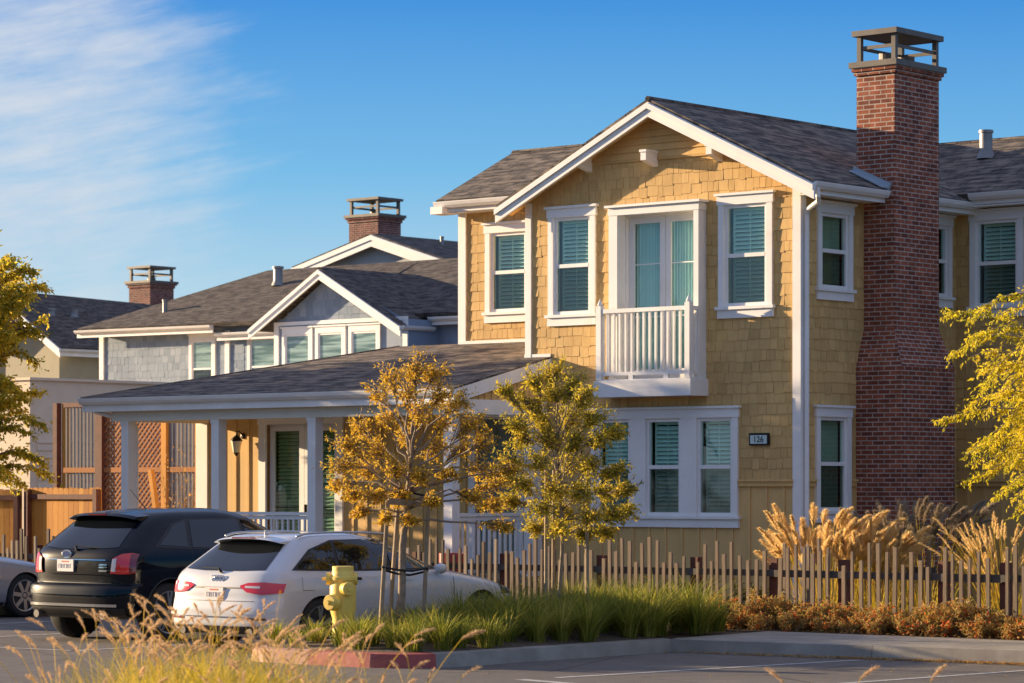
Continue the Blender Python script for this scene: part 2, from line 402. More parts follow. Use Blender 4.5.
def sheet(mb, F, u0, u1, z0, z1, holes, n=0.):
    us = sorted({u0, u1, *[min(max(h[i], u0), u1) for h in holes for i in (0, 1)]}); zs = sorted({z0, z1, *[min(max(h[i], z0), z1) for h in holes for i in (2, 3)]})
    for a, b in zip(us[:-1], us[1:]):
        for c, d in zip(zs[:-1], zs[1:]):
            mu, mz = (a+b)/2, (c+d)/2
            if any(h[0] < mu < h[1] and h[2] < mz < h[3] for h in holes): continue
            mb.poly([F.p(a,n,c), F.p(b,n,c), F.p(b,n,d), F.p(a,n,d)])
def shingles(mb, F, u0, u1, z0, z1, holes, top=None, ex=.156, wmin=.09, wmax=.21):
    z = z0; row = 0
    while z < z1:
        u = u0 - ru(0, .15)
        while u < u1:
            w = ru(wmin, wmax); a, b = max(u, u0), min(u + w - .006, u1); u += w
            if b - a < .015: continue
            zt = min(z + ex + .004, z1)
            drop = random.choice((0, 0, 0, .012, .022))
            zb = z - drop
            if top: zt = min(zt, top(a), top(b))
            if zt - zb < .02: continue
            mz = (z + zt)/2
            segs = [(a, b)]
            for h in holes:
                if h[2] < mz < h[3]:
                    ns = []
                    for (s, e) in segs:
                        if e <= h[0] or s >= h[1]: ns.append((s, e)); continue
                        if s < h[0]: ns.append((s, h[0]))
                        if e > h[1]: ns.append((h[1], e))
                    segs = ns
            for (s, e) in segs:
                if e - s < .008: continue
                t = ru(.009,.015); tt = ru(.002,.005)
                mb.hexa([F.p(s,t,zb), F.p(e,t,zb), F.p(e,-.002,zb), F.p(s,-.002,zb)], [F.p(s,tt,zt), F.p(e,tt,zt), F.p(e,-.002,zt), F.p(s,-.002,zt)])
        z += ex; row += 1
def battens(mb, F, u0, u1, z0, z1, holes, sp=.305, start=.15):
    u = u0 + start
    while u < u1:
        cuts = sorted((h[2], h[3]) for h in holes if h[0] < u < h[1]); z = z0
        for c in cuts + [(z1, z1)]:
            if min(c[0], z1) > z + .03: F.box(mb, u-.022, u+.022, 0, .02, z, min(c[0], z1))
            z = max(z, c[1])
        u += sp

def double_hung(house, F, u0, u1, z0, z1, kind='shutter', units=1, gapu=.31, tall_head=.17, mats=None, mid=.5, low='glass_low', cap=True, ca=.1):
    """outer trim rectangle u0..u1, z0..z1; returns the opening rectangles"""
    m_t = M['trim']
    mb = MB(); holes = []
    hz0, hz1 = z0 + .17, z1 - tall_head           # opening
    wu = (u1 - u0 - 2*ca - (units-1)*gapu)/units
    ops = [(u0+ca+i*(wu+gapu), u0+ca+i*(wu+gapu)+wu) for i in range(units)]
    T = .045
    F.box(mb, u0, u0+ca, 0, T, hz0-.0, hz1); F.box(mb, u1-ca, u1, 0, T, hz0, hz1)
    for (a, b), (c, d) in zip(ops[:-1], ops[1:]): F.box(mb, b, c, 0, T, hz0, hz1)
    F.box(mb, u0-.02, u1+.02, 0, T+.008, hz1, z1-.035)
    if cap: F.box(mb, u0-.05, u1+.05, 0, .085, z1-.035, z1)
    F.box(mb, u0-.04, u1+.04, 0, .08, hz0-.045, hz0); F.box(mb, u0-.015, u1+.015, 0, T, z0, hz0-.045)
    win = mb.build('window', m_t, house)
    fr, up, lo, sh, dk = MB(), MB(), MB(), MB(), MB()
    for (a, b) in ops:
        f = .05; zm = hz0 + (hz1-hz0)*mid
        F.box(fr, a, a+f, -.06, .012, hz0, hz1); F.box(fr, b-f, b, -.06, .012, hz0, hz1)
        F.box(fr, a+f, b-f, -.06, .012, hz1-f, hz1); F.box(fr, a+f, b-f, -.06, .012, hz0, hz0+f); F.box(fr, a+f, b-f, -.055, .016, zm-.028, zm+.028)
        up, lo = MB(), MB(); F.box(up, a+f-.004, b-f+.004, -.035, -.027, zm+.02, hz1-f+.004); F.box(lo, a+f-.004, b-f+.004, -.02, -.012, hz0+f-.004, zm-.02)
        up.build('pane', M['glass'], win); lo.build('pane', M[low], win)
        if kind == 'shutter':
            s0, s1 = a+f+.015, b-f-.015
            F.box(sh, s0, s0+.035, -.135, -.11, hz0+.04, hz1-.04); F.box(sh, s1-.035, s1, -.135, -.11, hz0+.04, hz1-.04)
            F.box(sh, s0, s1, -.137, -.108, hz1-.09, hz1-.04); F.box(sh, s0, s1, -.137, -.108, hz0+.04, hz0+.09); F.box(sh, s0, s1, -.137, -.108, zm-.03, zm+.03)
            F.box(sh, (s0+s1)/2-.006, (s0+s1)/2+.006, -.098, -.09, hz0+.1, hz1-.1)
            z = hz0 + .12; tl = ru(.022,.03)
            while z < hz1 - .1:
                sh.hexa([F.p(s0+.03,-.095,z-tl), F.p(s1-.03,-.095,z-tl), F.p(s1-.03,-.15,z+tl), F.p(s0+.03,-.15,z+tl)],
                        [F.p(s0+.03,-.095,z-tl+.007), F.p(s1-.03,-.095,z-tl+.007), F.p(s1-.03,-.15,z+tl+.007), F.p(s0+.03,-.15,z+tl+.007)])
                z += .062
        elif kind == 'blind':
            F.box(sh, a+f, b-f, -.12, -.10, hz0+.03, hz1-.03)
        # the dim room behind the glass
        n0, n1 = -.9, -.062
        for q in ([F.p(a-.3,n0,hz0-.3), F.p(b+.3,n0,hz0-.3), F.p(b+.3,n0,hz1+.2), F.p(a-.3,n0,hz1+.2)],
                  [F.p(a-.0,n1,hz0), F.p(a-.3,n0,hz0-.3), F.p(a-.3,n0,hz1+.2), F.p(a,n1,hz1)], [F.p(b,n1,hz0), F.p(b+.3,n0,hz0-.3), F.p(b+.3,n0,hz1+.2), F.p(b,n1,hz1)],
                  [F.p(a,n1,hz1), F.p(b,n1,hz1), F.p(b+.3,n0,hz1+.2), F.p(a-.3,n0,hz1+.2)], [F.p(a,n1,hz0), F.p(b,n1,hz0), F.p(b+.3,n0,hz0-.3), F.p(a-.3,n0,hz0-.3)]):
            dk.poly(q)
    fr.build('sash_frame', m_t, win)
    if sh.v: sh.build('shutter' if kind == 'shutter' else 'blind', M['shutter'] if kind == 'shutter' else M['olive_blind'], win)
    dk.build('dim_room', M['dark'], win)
    return [(a, b, hz0, hz1) for a, b in ops], (u0+.02, u1-.02, z0+.03, z1-.03)

# ------------------------------------------------------------------ the yellow house
H = thing('yellow_house', 'yellow shingled two storey house with brick chimney and white balcony', 'house', (-2.5, 3, 0))
openF, coverF = [], []
def win(F, *a, **k):
    o, c = double_hung(H, F, *a, **k); return o, c
fo, fc = [], []
for u0, u1 in ((-4.64,-3.72), (-1.42,-.46)):
    o, c = win(FRONT, u0, u1, 4.42, 6.24); fo += o; fc.append(c)
o, c = win(FRONT, -3.80, -1.07, 1.37, 3.15, units=3, gapu=.30, mid=.5); fo += o; fc.append(c)
so, sc_ = [], []
o, c = win(SIDE, .40, 1.30, 4.67, 6.10, kind='blind'); so += o; sc_.append(c)
o, c = win(SIDE, .36, 1.26, 1.45, 3.15, kind='blind'); so += o; sc_.append(c)
o, c = win(SIDE, 3.35, 4.02, 4.70, 6.12); so += o; sc_.append(c)
bo, bc = [], []
o, c = win(BAY, -7.16, -6.2, 4.62, 6.24); bo += o; bc.append(c)
wo, wc = [], []
o, c = win(WING, .26, 1.20, 4.55, 6.2); wo += o; wc.append(c)
o, c = win(WING, 2.6, 3.6, 4.55, 6.2); wo += o; wc.append(c)

# balcony door: u -3.42..-1.67, z 3.55..6.19
DU0, DU1, DZ0, DZ1 = -3.33, -1.66, 3.40, 6.17
bal_open = (DU0+.16, DU1-.09, DZ0+.12, DZ1-.15)
fo.append(bal_open); fc.append((DU0+.02, DU1-.02, DZ0, DZ1-.03))
# porch wall openings (ground floor)
fd_open = (-10.72, -9.12, .62, 3.0); ent_open = (-6.12, -5.26, .62, 3.02)
fo_p = [fd_open, ent_open]

# walls
w = MB(); sheet(w, FRONT, -5.09, 0, .05, 6.45, fo)
w.poly([FRONT.p(-5.09,0,6.45), FRONT.p(0,0,6.45), FRONT.p(-2.5,0,7.5)])
b_h = [h for h in fc]
battens(w, FRONT, -5.0, -.05, .1, 2.0, b_h)
sheet(w, FRONT, -12.35, -5.09, .05, 3.5, fo_p); battens(w, FRONT, -12.2, -5.15, .6, 3.3, [(-11.0,-8.85,0,3.2), (-6.3,-5.1,0,3.2)], sp=.3)
sheet(w, SIDE, 0, 4.2, .05, 6.5, so); battens(w, SIDE, .05, 4.2, .1, 2.0, [(.3,1.3,1.5,3)])
sheet(w, BAY, -7.7, -5.09, 3.6, 6.75, bo)
sheet(w, WING, 0, 7, .05, 6.38, wo); battens(w, WING, .05, 7, .1, 2.0, [])
w.poly([(-7.7,1.45,3.2),(-7.7,4.9,3.2),(-7.7,4.9,6.7),(-7.7,3.1,7.45),(-7.7,1.45,6.7)])
w.poly([(-12.35,0,.05),(-12.35,6,.05),(-12.35,6,4.0),(-12.35,0,3.4)]); w.poly([(-12.35,6,.05),(7,9,.05),(7,9,6.5),(-12.35,6,4)])
w.poly([(7,4.2,.05),(7,9,.05),(7,9,6.6),(7,6.4,7.4),(7,4.2,6.6)])
w.poly([(-5.09,0,3.2),(-5.09,1.45,3.2),(-5.09,1.45,6.5),(-5.09,0,6.5)])
w.build('wall', M['board'], H)
s = MB()
gtop = lambda u: min(6.30 + .47*(u+5.35), 6.30 + .47*(.35-u)) - .02
shingles(s, FRONT, -4.97, -.11, 2.08, 6.82, fc, top=gtop); s.build('shingle_siding', M['shingle'], H, uv=False, fixn=False); s = MB()
shingles(s, SIDE, .11, 4.2, 2.08, 6.3, sc_); s.build('shingle_siding', M['shingle'], H, uv=False, fixn=False); s = MB()
shingles(s, BAY, -7.59, -5.13, 3.9, 6.6, bc); s.build('shingle_siding', M['shingle'], H, uv=False, fixn=False); s = MB()
shingles(s, WING, .02, 7, 2.08, 6.36, wc)
s.build('shingle_siding', M['shingle'], H, uv=False, fixn=False)
# lap boards in the gable peak
s = MB()
for k in range(6):
    z = 6.86 + k*.105; hw = (gtop(-2.5) - z - .03)/.47
    if hw < .1: break
    h2 = max((gtop(-2.5) - z - .135)/.47, .02)
    s.hexa([FRONT.p(-2.5-hw,.03,z), FRONT.p(-2.5+hw,.03,z), FRONT.p(-2.5+hw,0,z), FRONT.p(-2.5-hw,0,z)],
           [FRONT.p(-2.5-h2,.008,z+.103), FRONT.p(-2.5+h2,.008,z+.103), FRONT.p(-2.5+h2,0,z+.103), FRONT.p(-2.5-h2,0,z+.103)])
FRONT.box(s, -3.7, -1.3, 0, .035, 6.825, 6.857)
s.build('gable_boards', M['shingle'], H)
# belt boards between shingles and battens
for F, a, b in ((FRONT, -1.05, -.1), (FRONT, -5.0, -3.82), (SIDE, .1, .34), (SIDE, 1.28, 1.4), (SIDE, 2.85, 4.19), (WING, .0, 7)):
    t = MB(); F.box(t, a, b, 0, .045, 1.975, 2.045); F.box(t, a, b, 0, .075, 2.045, 2.078); t.build('belt_board', M['board'], H)
for F, a, b, z0, z1 in ((FRONT, -.105, .035, .1, 6.33), (FRONT, -5.10, -4.985, 3.55, 6.33), (BAY, -7.74, -7.58, 3.9, 6.6), (BAY, -5.13, -5.095, 4.3, 6.6)):
    t = MB(); F.box(t, a, b, 0, .036, z0, z1); t.build('corner_board', M['trim'], H)
t = MB(); SIDE.box(t, .002, .105, .002, .036, .1, 6.3); t.build('corner_board', M['trim'], H)
t = MB(); FRONT.box(t, -12.37, -12.1, 0, .05, .5, 3.3); t.build('corner_board', M['trim'], H)

# roofs
def slope(mb, pts, th=.1):
    p = [Vector(q) for q in pts]; n = (p[1]-p[0]).cross(p[2]-p[0]).normalized()
    if n.z < 0: p = p[::-1]; n = -n
    mb.plate(p, th, n)
r = MB()
RZ = 7.70; RX = -2.5
slope(r, [(RX,-.32,RZ),(.44,-.30,6.31),(.44,4.6,6.31),(RX,6.6,RZ)]); slope(r, [(RX,-.32,RZ),(RX,6.6,RZ),(-5.44,6.6,6.31),(-5.44,-.32,6.31)])
slope(r, [(-7.95,1.1,6.63),(-2.6,1.1,6.63),(-2.6,3.05,7.585),(-7.95,3.05,7.585)]); slope(r, [(-7.95,3.05,7.585),(-2.6,3.05,7.585),(-2.6,5.0,6.6),(-7.95,5.0,6.6)])
slope(r, [(-2.5,3.85,6.42),(7.4,3.85,6.42),(7.4,6.35,7.53),(-2.5,6.35,7.53)]); slope(r, [(-2.5,6.35,7.53),(7.4,6.35,7.53),(7.4,9.3,6.3),(-2.5,9.3,6.3)])
main_roof = r.build('roof', M['roof'], H)
# porch roof with its hip
PY0, PZ0, PP = -2.27, 3.43, .235
def pz(y): return PZ0 + PP*(y - PY0)
r = MB()
slope(r, [(-12.78,PY0,PZ0), (-4.60,PY0,PZ0), (-4.60,0,pz(0)), (-5.05,0,pz(0)), (-5.05,1.45,pz(1.45)), (-9.06,1.45,pz(1.45))], .07)
slope(r, [(-12.78,PY0,PZ0), (-9.06,1.45,pz(1.45)), (-9.06,3.0,pz(1.45)), (-12.78,5.0,PZ0)], .07)
slope(r, [(-9.06,1.45,pz(1.45)), (-7.7,1.45,pz(1.45)), (-7.7,4,pz(1.45)-.3), (-9.06,4,pz(1.45)-.3)], .07)
pr_ = r.build('porch_roof', M['roof'], H)
for q_ in ((-5.12,-4.60,-.03,-.021,pz(0)-.01,pz(0)+.04), (-7.7,-5.1,1.40,1.42,pz(1.4),pz(1.4)+.05)):
    t = MB(); t.box(*q_); t.build('flashing', M['trim'], pr_)
# ridge caps
for a_, b_2 in (((RX,-.33,RZ-.005),(RX,6.6,RZ-.005)), ((-7.95,3.05,7.575),(-2.6,3.05,7.575)), ((-2.5,6.35,7.52),(7.4,6.35,7.52))):
    t = MB(); t.tube([a_,b_2], [.045,.045], 6); t.build('ridge_cap', M['roof'], main_roof)
t = MB(); t.tube([(-12.78,PY0,PZ0-.015),(-9.06,1.45,pz(1.45)-.015)], [.035,.035], 6); t.build('ridge_cap', M['roof'], pr_)

def rake(p, q, name='rake_board', h=.2, th=.045, nrm=(0,-1,0), par=H, two=True):
    """board hung from the roof edge p -> q, standing outward along nrm"""
    p = Vector(p); q = Vector(q); n = Vector(nrm); mb = MB(); dz = Vector((0,0,1))
    mb.hexa([p-dz*h, q-dz*h, q-dz*h-n*th, p-dz*h-n*th], [p, q, q-n*th, p-n*th])
    if two:
        pp, qq = p + n*.002, q + n*.002
        mb.hexa([pp-dz*h*.45, qq-dz*h*.45, qq-dz*h*.45+n*.03, pp-dz*h*.45+n*.03], [pp-dz*.015, qq-dz*.015, qq-dz*.015+n*.03, pp-dz*.015+n*.03])
    return mb.build(name, M['trim'], par)
rake((RX+.0005,-.325,RZ-.05), (.46,-.325,6.31-.06), h=.22); rake((-5.46,-.325,6.31-.06), (RX-.0005,-.325,RZ-.05), h=.22)
rake((-4.595,PY0,PZ0-.03), (-4.595,-.01,pz(0)-.03), nrm=(1,0,0), h=.2, two=False)
# soffits of the main gable
t = MB(); dz = .1
for q in ([(RX,-.28,RZ-.26),(.40,-.28,6.06),(.40,.0,6.06),(RX,0,RZ-.26)], [(RX,-.28,RZ-.26),(-5.40,-.28,6.06),(-5.40,0,6.06),(RX,0,RZ-.26)]): slope(t, [(x,y,z+.12) for x,y,z in q], .02)
t.build('soffit', M['board'], H)
def gutter(p, q, nrm, par=H, fas=.17, depth=.105):
    p = Vector(p); q = Vector(q); n = Vector(nrm); z = Vector((0,0,1)); mb = MB()
    prof = [(0,0),(.0,-.09),(.055,-.105),(depth-.015,-.06),(depth,-.012),(depth,0),(depth-.012,0),(depth-.02,-.05),(.05,-.09),(.012,-.08),(.012,0)]
    P = [p + n*a + z*b for a, b in prof]; Q = [q + n*a + z*b for a, b in prof]
    for i in range(len(P)):
        j = (i+1) % len(P); mb.poly([P[i], Q[i], Q[j], P[j]])
    mb.poly(P[:6]); mb.poly(Q[:6])
    g_ = mb.build('gutter', M['gutter'], par)
    f = MB(); f.hexa([p-z*fas, q-z*fas, q-z*fas-n*.03, p-z*fas-n*.03], [p-n*.001, q-n*.001, q-n*.03, p-n*.03])
    f.build('fascia', M['trim'], par)
gutter((.385,-.28,6.29), (.385,1.62,6.29), (1,0,0)); gutter((.385,2.84,6.29), (.385,4.35,6.29), (1,0,0))
gutter((-7.95,1.13,6.60), (-5.46,1.13,6.60), (0,-1,0)); gutter((.45,3.9,6.42), (7.4,3.9,6.42), (0,-1,0))
gutter((-12.78,PY0+.04,PZ0-.01), (-4.62,PY0+.04,PZ0-.01), (0,-1,0), fas=.22); gutter((-12.75,PY0,PZ0-.01), (-12.75,4.9,PZ0-.01), (-1,0,0), fas=.22)
for q_ in ((-.0,.36,-.05,4.2,6.13,6.15), (-7.95,-5.1,1.15,1.45,6.42,6.44), (.03,7.3,3.9,4.2,6.22,6.24), (-7.98,-7.72,1.0,1.3,6.40,6.52)):
    t = MB(); t.box(*q_); t.build('soffit', M['trim'], H)
# downspouts
t = MB(); t.tube([(.44,-.2,6.2),(.44,-.19,6.08),(.40,-.12,6.02),(.12,.03,5.93),(.075,.06,5.86),(.075,.06,.3)], [.036]*6, 8); t.build('downspout', M['trim'], H)
t = MB(); t.tube([(-12.6,PY0+.08,3.3),(-12.55,PY0+.12,3.2),(-12.05,PY0+.4,3.05),(-11.98,PY0+.5,2.95),(-11.98,PY0+.52,.3)], [.035]*5, 8); t.build('downspout', M['trim'], H)
# brackets under the gable
for x in (-3.85, -2.6, -1.4):
    t = MB(); t.hexa([(x-.05,-.30,6.80),(x+.05,-.30,6.80),(x+.05,0,6.72),(x-.05,0,6.72)], [(x-.05,-.30,6.92),(x+.05,-.30,6.92),(x+.05,0,6.92),(x-.05,0,6.92)])
    t.box(x-.065,x+.065,-.315,0,6.92,6.955); t.build('bracket', M['trim'], H)

# balcony ------------------------------------------------------------
BD = .43
B = MB(); FRONT.box(B, -3.43, -1.62, .0, BD+.02, 3.30, 3.54); FRONT.box(B, -3.40, -1.65, .0, BD-.02, 3.54, 3.56)
bal = B.build('balcony', M['trim'], H)
B = MB(); RB, RT = 3.66, 4.60
for (x, y) in ((-3.35,-BD+.05), (-1.70,-BD+.05)):
    B.box(x-.045,x+.045,y-.045,y+.045,3.56,4.66); B.lathe([(.03,4.66),(.045,4.68),(.03,4.71),(.012,4.75),(.004,4.77)], (x,y,0), n=10)
for x in (-3.35,-1.70):
    B.box(x-.03,x+.03,-.03,0,3.56,4.6); B.box(x-.03,x+.03,-BD+.095,-.03,4.55,4.61); B.box(x-.025,x+.025,-BD+.095,-.03,3.62,3.67)
    for k in range(3): B.box(x-.014,x+.014,-.11-.09*k-.014,-.11-.09*k+.014,3.67,4.55)
B.box(-3.305,-1.745,-BD+.015,-BD+.085,4.55,4.61); B.box(-3.305,-1.745,-BD+.025,-BD+.075,3.62,3.67)
nb = 13
for k in range(nb):
    x = -3.305 + (k+1)*1.56/(nb+1); B.box(x-.016,x+.016,-BD+.034,-BD+.066,3.67,4.55)
for x in (-2.75,-2.1): B.box(x-.04,x+.04,-BD+.02,-BD+.08,3.56,3.62)
B.build('balcony_railing', M['trim'], bal)
B = MB(); a, b, c, d = bal_open
FRONT.box(B, DU0, a, 0, .20, 3.56, d); FRONT.box(B, b, DU1, 0, .20, 3.56, d); FRONT.box(B, DU0-.01, DU1+.01, 0, .207, d, DZ1-.035); FRONT.box(B, DU0-.05, DU1+.05, 0, .25, DZ1-.035, DZ1)
FRONT.box(B, a-.0, a+.02, -.12, 0, c, d); FRONT.box(B, b-.02, b, -.12, 0, c, d); FRONT.box(B, a+.02, b-.02, -.12, .0, d-.02, d)
bd = B.build('balcony_door', M['trim'], H)
def glazed_leaves(par, F, a, b, c, d, n, rail=.1, cross=(.36,.72), kind='curtain', nn=-.06, botr=.2):
    fr, gl, cu, dk = MB(), MB(), MB(), MB(); wl = (b-a)/n
    for k in range(n):
        p, q = a+k*wl+.004, a+(k+1)*wl-.004
        F.box(fr, p, p+rail, nn-.04, nn, c, d); F.box(fr, q-rail, q, nn-.04, nn, c, d); F.box(fr, p+rail, q-rail, nn-.04, nn, d-rail, d); F.box(fr, p+rail, q-rail, nn-.04, nn, c, c+botr)
        for t_ in cross:
            z = c+botr + (d-c-botr-rail)*t_; F.box(fr, p+rail, q-rail, nn-.026, nn-.012, z-.008, z+.008)
        F.box(gl, p+rail-.003, q-rail+.003, nn-.024, nn-.016, c+botr-.003, d-rail+.003)
        if kind == 'curtain':
            m_ = 60; pts = []
            for i in range(m_+1):
                u = p+rail-.02 + (q-p-2*rail+.04)*i/m_; pts.append((u, nn-.10+.022*math.sin(i*1.05)+.008*math.sin(i*2.3)))
            for i in range(m_): cu.poly([F.p(pts[i][0],pts[i][1],c+.1), F.p(pts[i+1][0],pts[i+1][1],c+.1), F.p(pts[i+1][0],pts[i+1][1],d), F.p(pts[i][0],pts[i][1],d)])
        else:
            z = c+botr+.03
            while z < d-rail:
                cu.hexa([F.p(p+rail,nn-.08,z-.028), F.p(q-rail,nn-.08,z-.028), F.p(q-rail,nn-.12,z+.018), F.p(p+rail,nn-.12,z+.018)], [F.p(p+rail,nn-.08,z-.02), F.p(q-rail,nn-.08,z-.02), F.p(q-rail,nn-.12,z+.026), F.p(p+rail,nn-.12,z+.026)]); z += .062
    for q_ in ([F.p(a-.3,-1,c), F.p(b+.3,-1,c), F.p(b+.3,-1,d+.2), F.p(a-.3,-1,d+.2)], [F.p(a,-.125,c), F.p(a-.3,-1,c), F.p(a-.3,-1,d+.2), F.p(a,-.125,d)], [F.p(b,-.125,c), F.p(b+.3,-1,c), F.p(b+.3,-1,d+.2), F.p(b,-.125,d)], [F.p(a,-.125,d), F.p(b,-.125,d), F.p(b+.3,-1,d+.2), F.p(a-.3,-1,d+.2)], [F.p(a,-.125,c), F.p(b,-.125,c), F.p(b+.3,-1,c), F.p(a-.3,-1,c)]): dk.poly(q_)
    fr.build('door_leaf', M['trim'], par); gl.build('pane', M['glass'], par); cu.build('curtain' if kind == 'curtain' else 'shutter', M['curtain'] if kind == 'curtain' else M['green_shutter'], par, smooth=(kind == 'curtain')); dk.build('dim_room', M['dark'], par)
glazed_leaves(bd, FRONT, a+.02, b-.02, c, d-.02, 2)
# french doors and front door under the porch
B = MB(); a, b, c, d = fd_open
FRONT.box(B, a-.16, a, 0, .045, c, d); FRONT.box(B, b, b+.16, 0, .045, c, d); FRONT.box(B, a-.18, b+.18, 0, .05, d, d+.17); FRONT.box(B, a-.22, b+.22, 0, .08, d+.17, d+.2)
fd = B.build('french_door', M['trim'], H); glazed_leaves(fd, FRONT, a, b, c, d, 2, rail=.11, cross=(.36,.36), kind='shutter', botr=.3)
t = MB(); FRONT.box(t, (a+b)/2+.05, (a+b)/2+.07, -.055, .0, 1.55, 1.68); t.build('handle', M['black_metal'], fd)
B = MB(); a, b, c, d = ent_open
FRONT.box(B, a-.13, a, 0, .045, c, d); FRONT.box(B, b, b+.13, 0, .045, c, d); FRONT.box(B, a-.15, b+.15, 0, .05, d, d+.14)
ed = B.build('front_door', M['trim'], H)
t = MB(); FRONT.box(t, a, b, -.08, -.04, c, d)
for (p, q, z0, z1) in ((a+.1,a+.39,2.3,2.88), (b-.39,b-.1,2.3,2.88), (a+.1,a+.39,1.45,2.2), (b-.39,b-.1,1.45,2.2), (a+.1,a+.39,.8,1.35), (b-.39,b-.1,.8,1.35)): FRONT.box(t, p, q, -.04, -.028, z0, z1)
t.build('door_leaf', M['door'], ed)
t = MB(); t.lathe([(.0,0),(.03,.01),(.03,.03),(.012,.04)], FRONT.p(a+.07,-.04,1.6), (0,-1,0), 10); t.build('handle', M['black_metal'], ed)
# porch floor, ceiling, beam, columns, railings
t = MB(); t.box(-12.45,-4.75,-2.0,-.002,.17,.6); t.build('porch_floor', M['concrete'], H)
t = MB(); t.box(-12.6,-4.78,-2.1,-.052,3.225,3.245); t.build('porch_ceiling', M['ceiling'], H)
t = MB(); t.box(-12.25,-4.72,-2.06,-1.86,3.04,3.222); t.box(-12.25,-12.05,-1.86,-.055,3.04,3.222); t.box(-4.92,-4.70,-1.86,-.04,3.02,3.222); t.build('porch_beam', M['ceiling'], H)
t = MB(); t.box(-4.699,-4.655,-2.2,-.04,3.05,3.27); t.poly([(-4.70,-2.05,3.27),(-4.70,-.04,3.27),(-4.70,-.04,pz(0)-.1)]); t.build('beam_face', M['trim'], H)
t = MB(); t.plate([(-4.698,-1.9,3.26),(-4.698,-.03,3.26),(-4.698,-.03,3.86)], .02, (1,0,0)); 
for k in range(12):
    y = -1.75+k*.15; t.box(-4.697,-4.685,y-.008,y+.008,3.26,3.33+.235*(y+1.9))
t.build('gable_boards', M['board'], H)
def column(x, y, w=.19):
    c = MB(); h = w/2
    c.box(x-h,x+h,y-h,y+h,.6,3.04); c.box(x-h-.012,x+h+.012,y-h-.012,y+h+.012,2.98,3.04); c.box(x-h-.03,x+h+.03,y-h-.03,y+h+.03,.6,.78)
    c.build('porch_column', M['trim'], H)
for x in (-11.97,-9.86,-7.73,-4.92): column(x, -1.95, .17)
column(-4.86, -.13, .2)
def railing(p, q, z0=.7, z1=1.55, par=H):
    p = Vector((*p,0)); q = Vector((*q,0)); d = (q-p); L = d.length; d.normalize(); r_ = MB(); up = Vector((0,0,1))
    r_.bar(p+up*z1, q+up*z1, .09, .05); r_.bar(p+up*(z1-.06), q+up*(z1-.06), .04, .06); r_.bar(p+up*(z0+.05), q+up*(z0+.05), .05, .06)
    n = int(L/.115)
    for k in range(1, n):
        c = p + d*(L*k/n); r_.bar(c+up*(z0+.07), c+up*(z1-.09), .032, .032, up=(d.x,d.y,0))
    r_.build('porch_railing', M['trim'], par)
railing((-9.76,-1.95), (-7.83,-1.95)); railing((-4.9,-1.85), (-4.9,-.25)); railing((-11.87,-1.95), (-9.96,-1.95))
# wall lantern
L = Vector((-11.27, -.17, 2.70))
t = MB(); t.lathe([(.05,0),(.05,.02),(.02,.03)], (L.x,-.005,L.z+.12), (0,-1,0), 12); t.tube([(L.x,-.02,L.z+.12),(L.x,-.10,L.z+.2),(L.x,-.16,L.z+.19),(L.x,-.16,L.z+.1)], [.012]*4, 6)
t.lathe([(.012,.16),(.02,.13),(.075,.08),(.10,.045),(.10,.03)], L, n=8); t.lathe([(.055,-.16),(.03,-.19),(.012,-.22)], L, n=8)
for k in range(8):
    a_ = k*math.pi/4; t.bar(L+Vector((.085*math.cos(a_),.085*math.sin(a_),.035)), L+Vector((.052*math.cos(a_),.052*math.sin(a_),-.16)), .01, .01)
ln = t.build('wall_lantern', M['black_metal'], H)
t = MB(); t.lathe([(.058,-.158),(.094,.032)], L, n=8); t.build('lamp_glass', M['lamp_glass'], ln)
t = MB(); t.lathe([(.015,-.15),(.02,-.06),(.006,-.02)], L, n=8); t.build('candle_bulb', M['shutter'], ln)
# house number
t = MB(); FRONT.box(t, -.86, -.52, .0, .05, 2.565, 2.745); hn = t.build('house_number_plaque', M['black_metal'], H)
t = MB(); FRONT.box(t, -.835, -.545, .05, .054, 2.59, 2.712); t.build('plaque_face', simple('plaque_face', (.50,.60,.58), .4), hn)
def text_mesh(txt, size, loc, rot, mat, name, par, ext=.002):
    cu = bpy.data.curves.new(name, 'FONT'); cu.body = txt; cu.size = size; cu.extrude = ext; cu.align_x = 'CENTER'; cu.align_y = 'CENTER'
    tmp = bpy.data.objects.new('tmp', cu); COL.objects.link(tmp); bpy.context.view_layer.update()
    me = bpy.data.meshes.new_from_object(tmp.evaluated_get(bpy.context.evaluated_depsgraph_get()))
    bpy.data.objects.remove(tmp); bpy.data.curves.remove(cu)
    me.transform(Matrix.Translation(Vector(loc) - WLOC[par.name]) @ Matrix(rot).to_4x4())
    me.name = name; me.materials.clear(); me.materials.append(mat)
    ob = bpy.data.objects.new(name, me); COL.objects.link(ob); ob.parent = par; return ob
RF = ((1,0,0),(0,0,-1),(0,1,0))        # text upright on a wall that faces -Y
text_mesh('126', .125, FRONT.p(-.69,.057,2.65), RF, M['black_metal'], 'digits', hn)
# vents
def vent(par, p, h, r, mat=None, cap=True):
    t = MB(); p = Vector(p); t.lathe([(r*1.45,-.03),(r*1.2,.05),(r,.1),(r*.97,h-.06)] + ([(r*1.25,h-.06),(r*1.25,h),(r*.2,h+.02)] if cap else [(r*.97,h-.05),(r*1.12,h-.045),(r*1.12,h)]), p, n=16)
    t.build('vent_pipe', mat or M['pipe'], par, smooth=True, auto=35)
vp = at(986,151,Y=5.55); vent(main_roof, (vp.x, 5.55, 6.42+.444*(5.55-3.85)), .42, .105, cap=False)
vent(main_roof, (-3.3, 4.2, 7.1), .3, .04, cap=False)

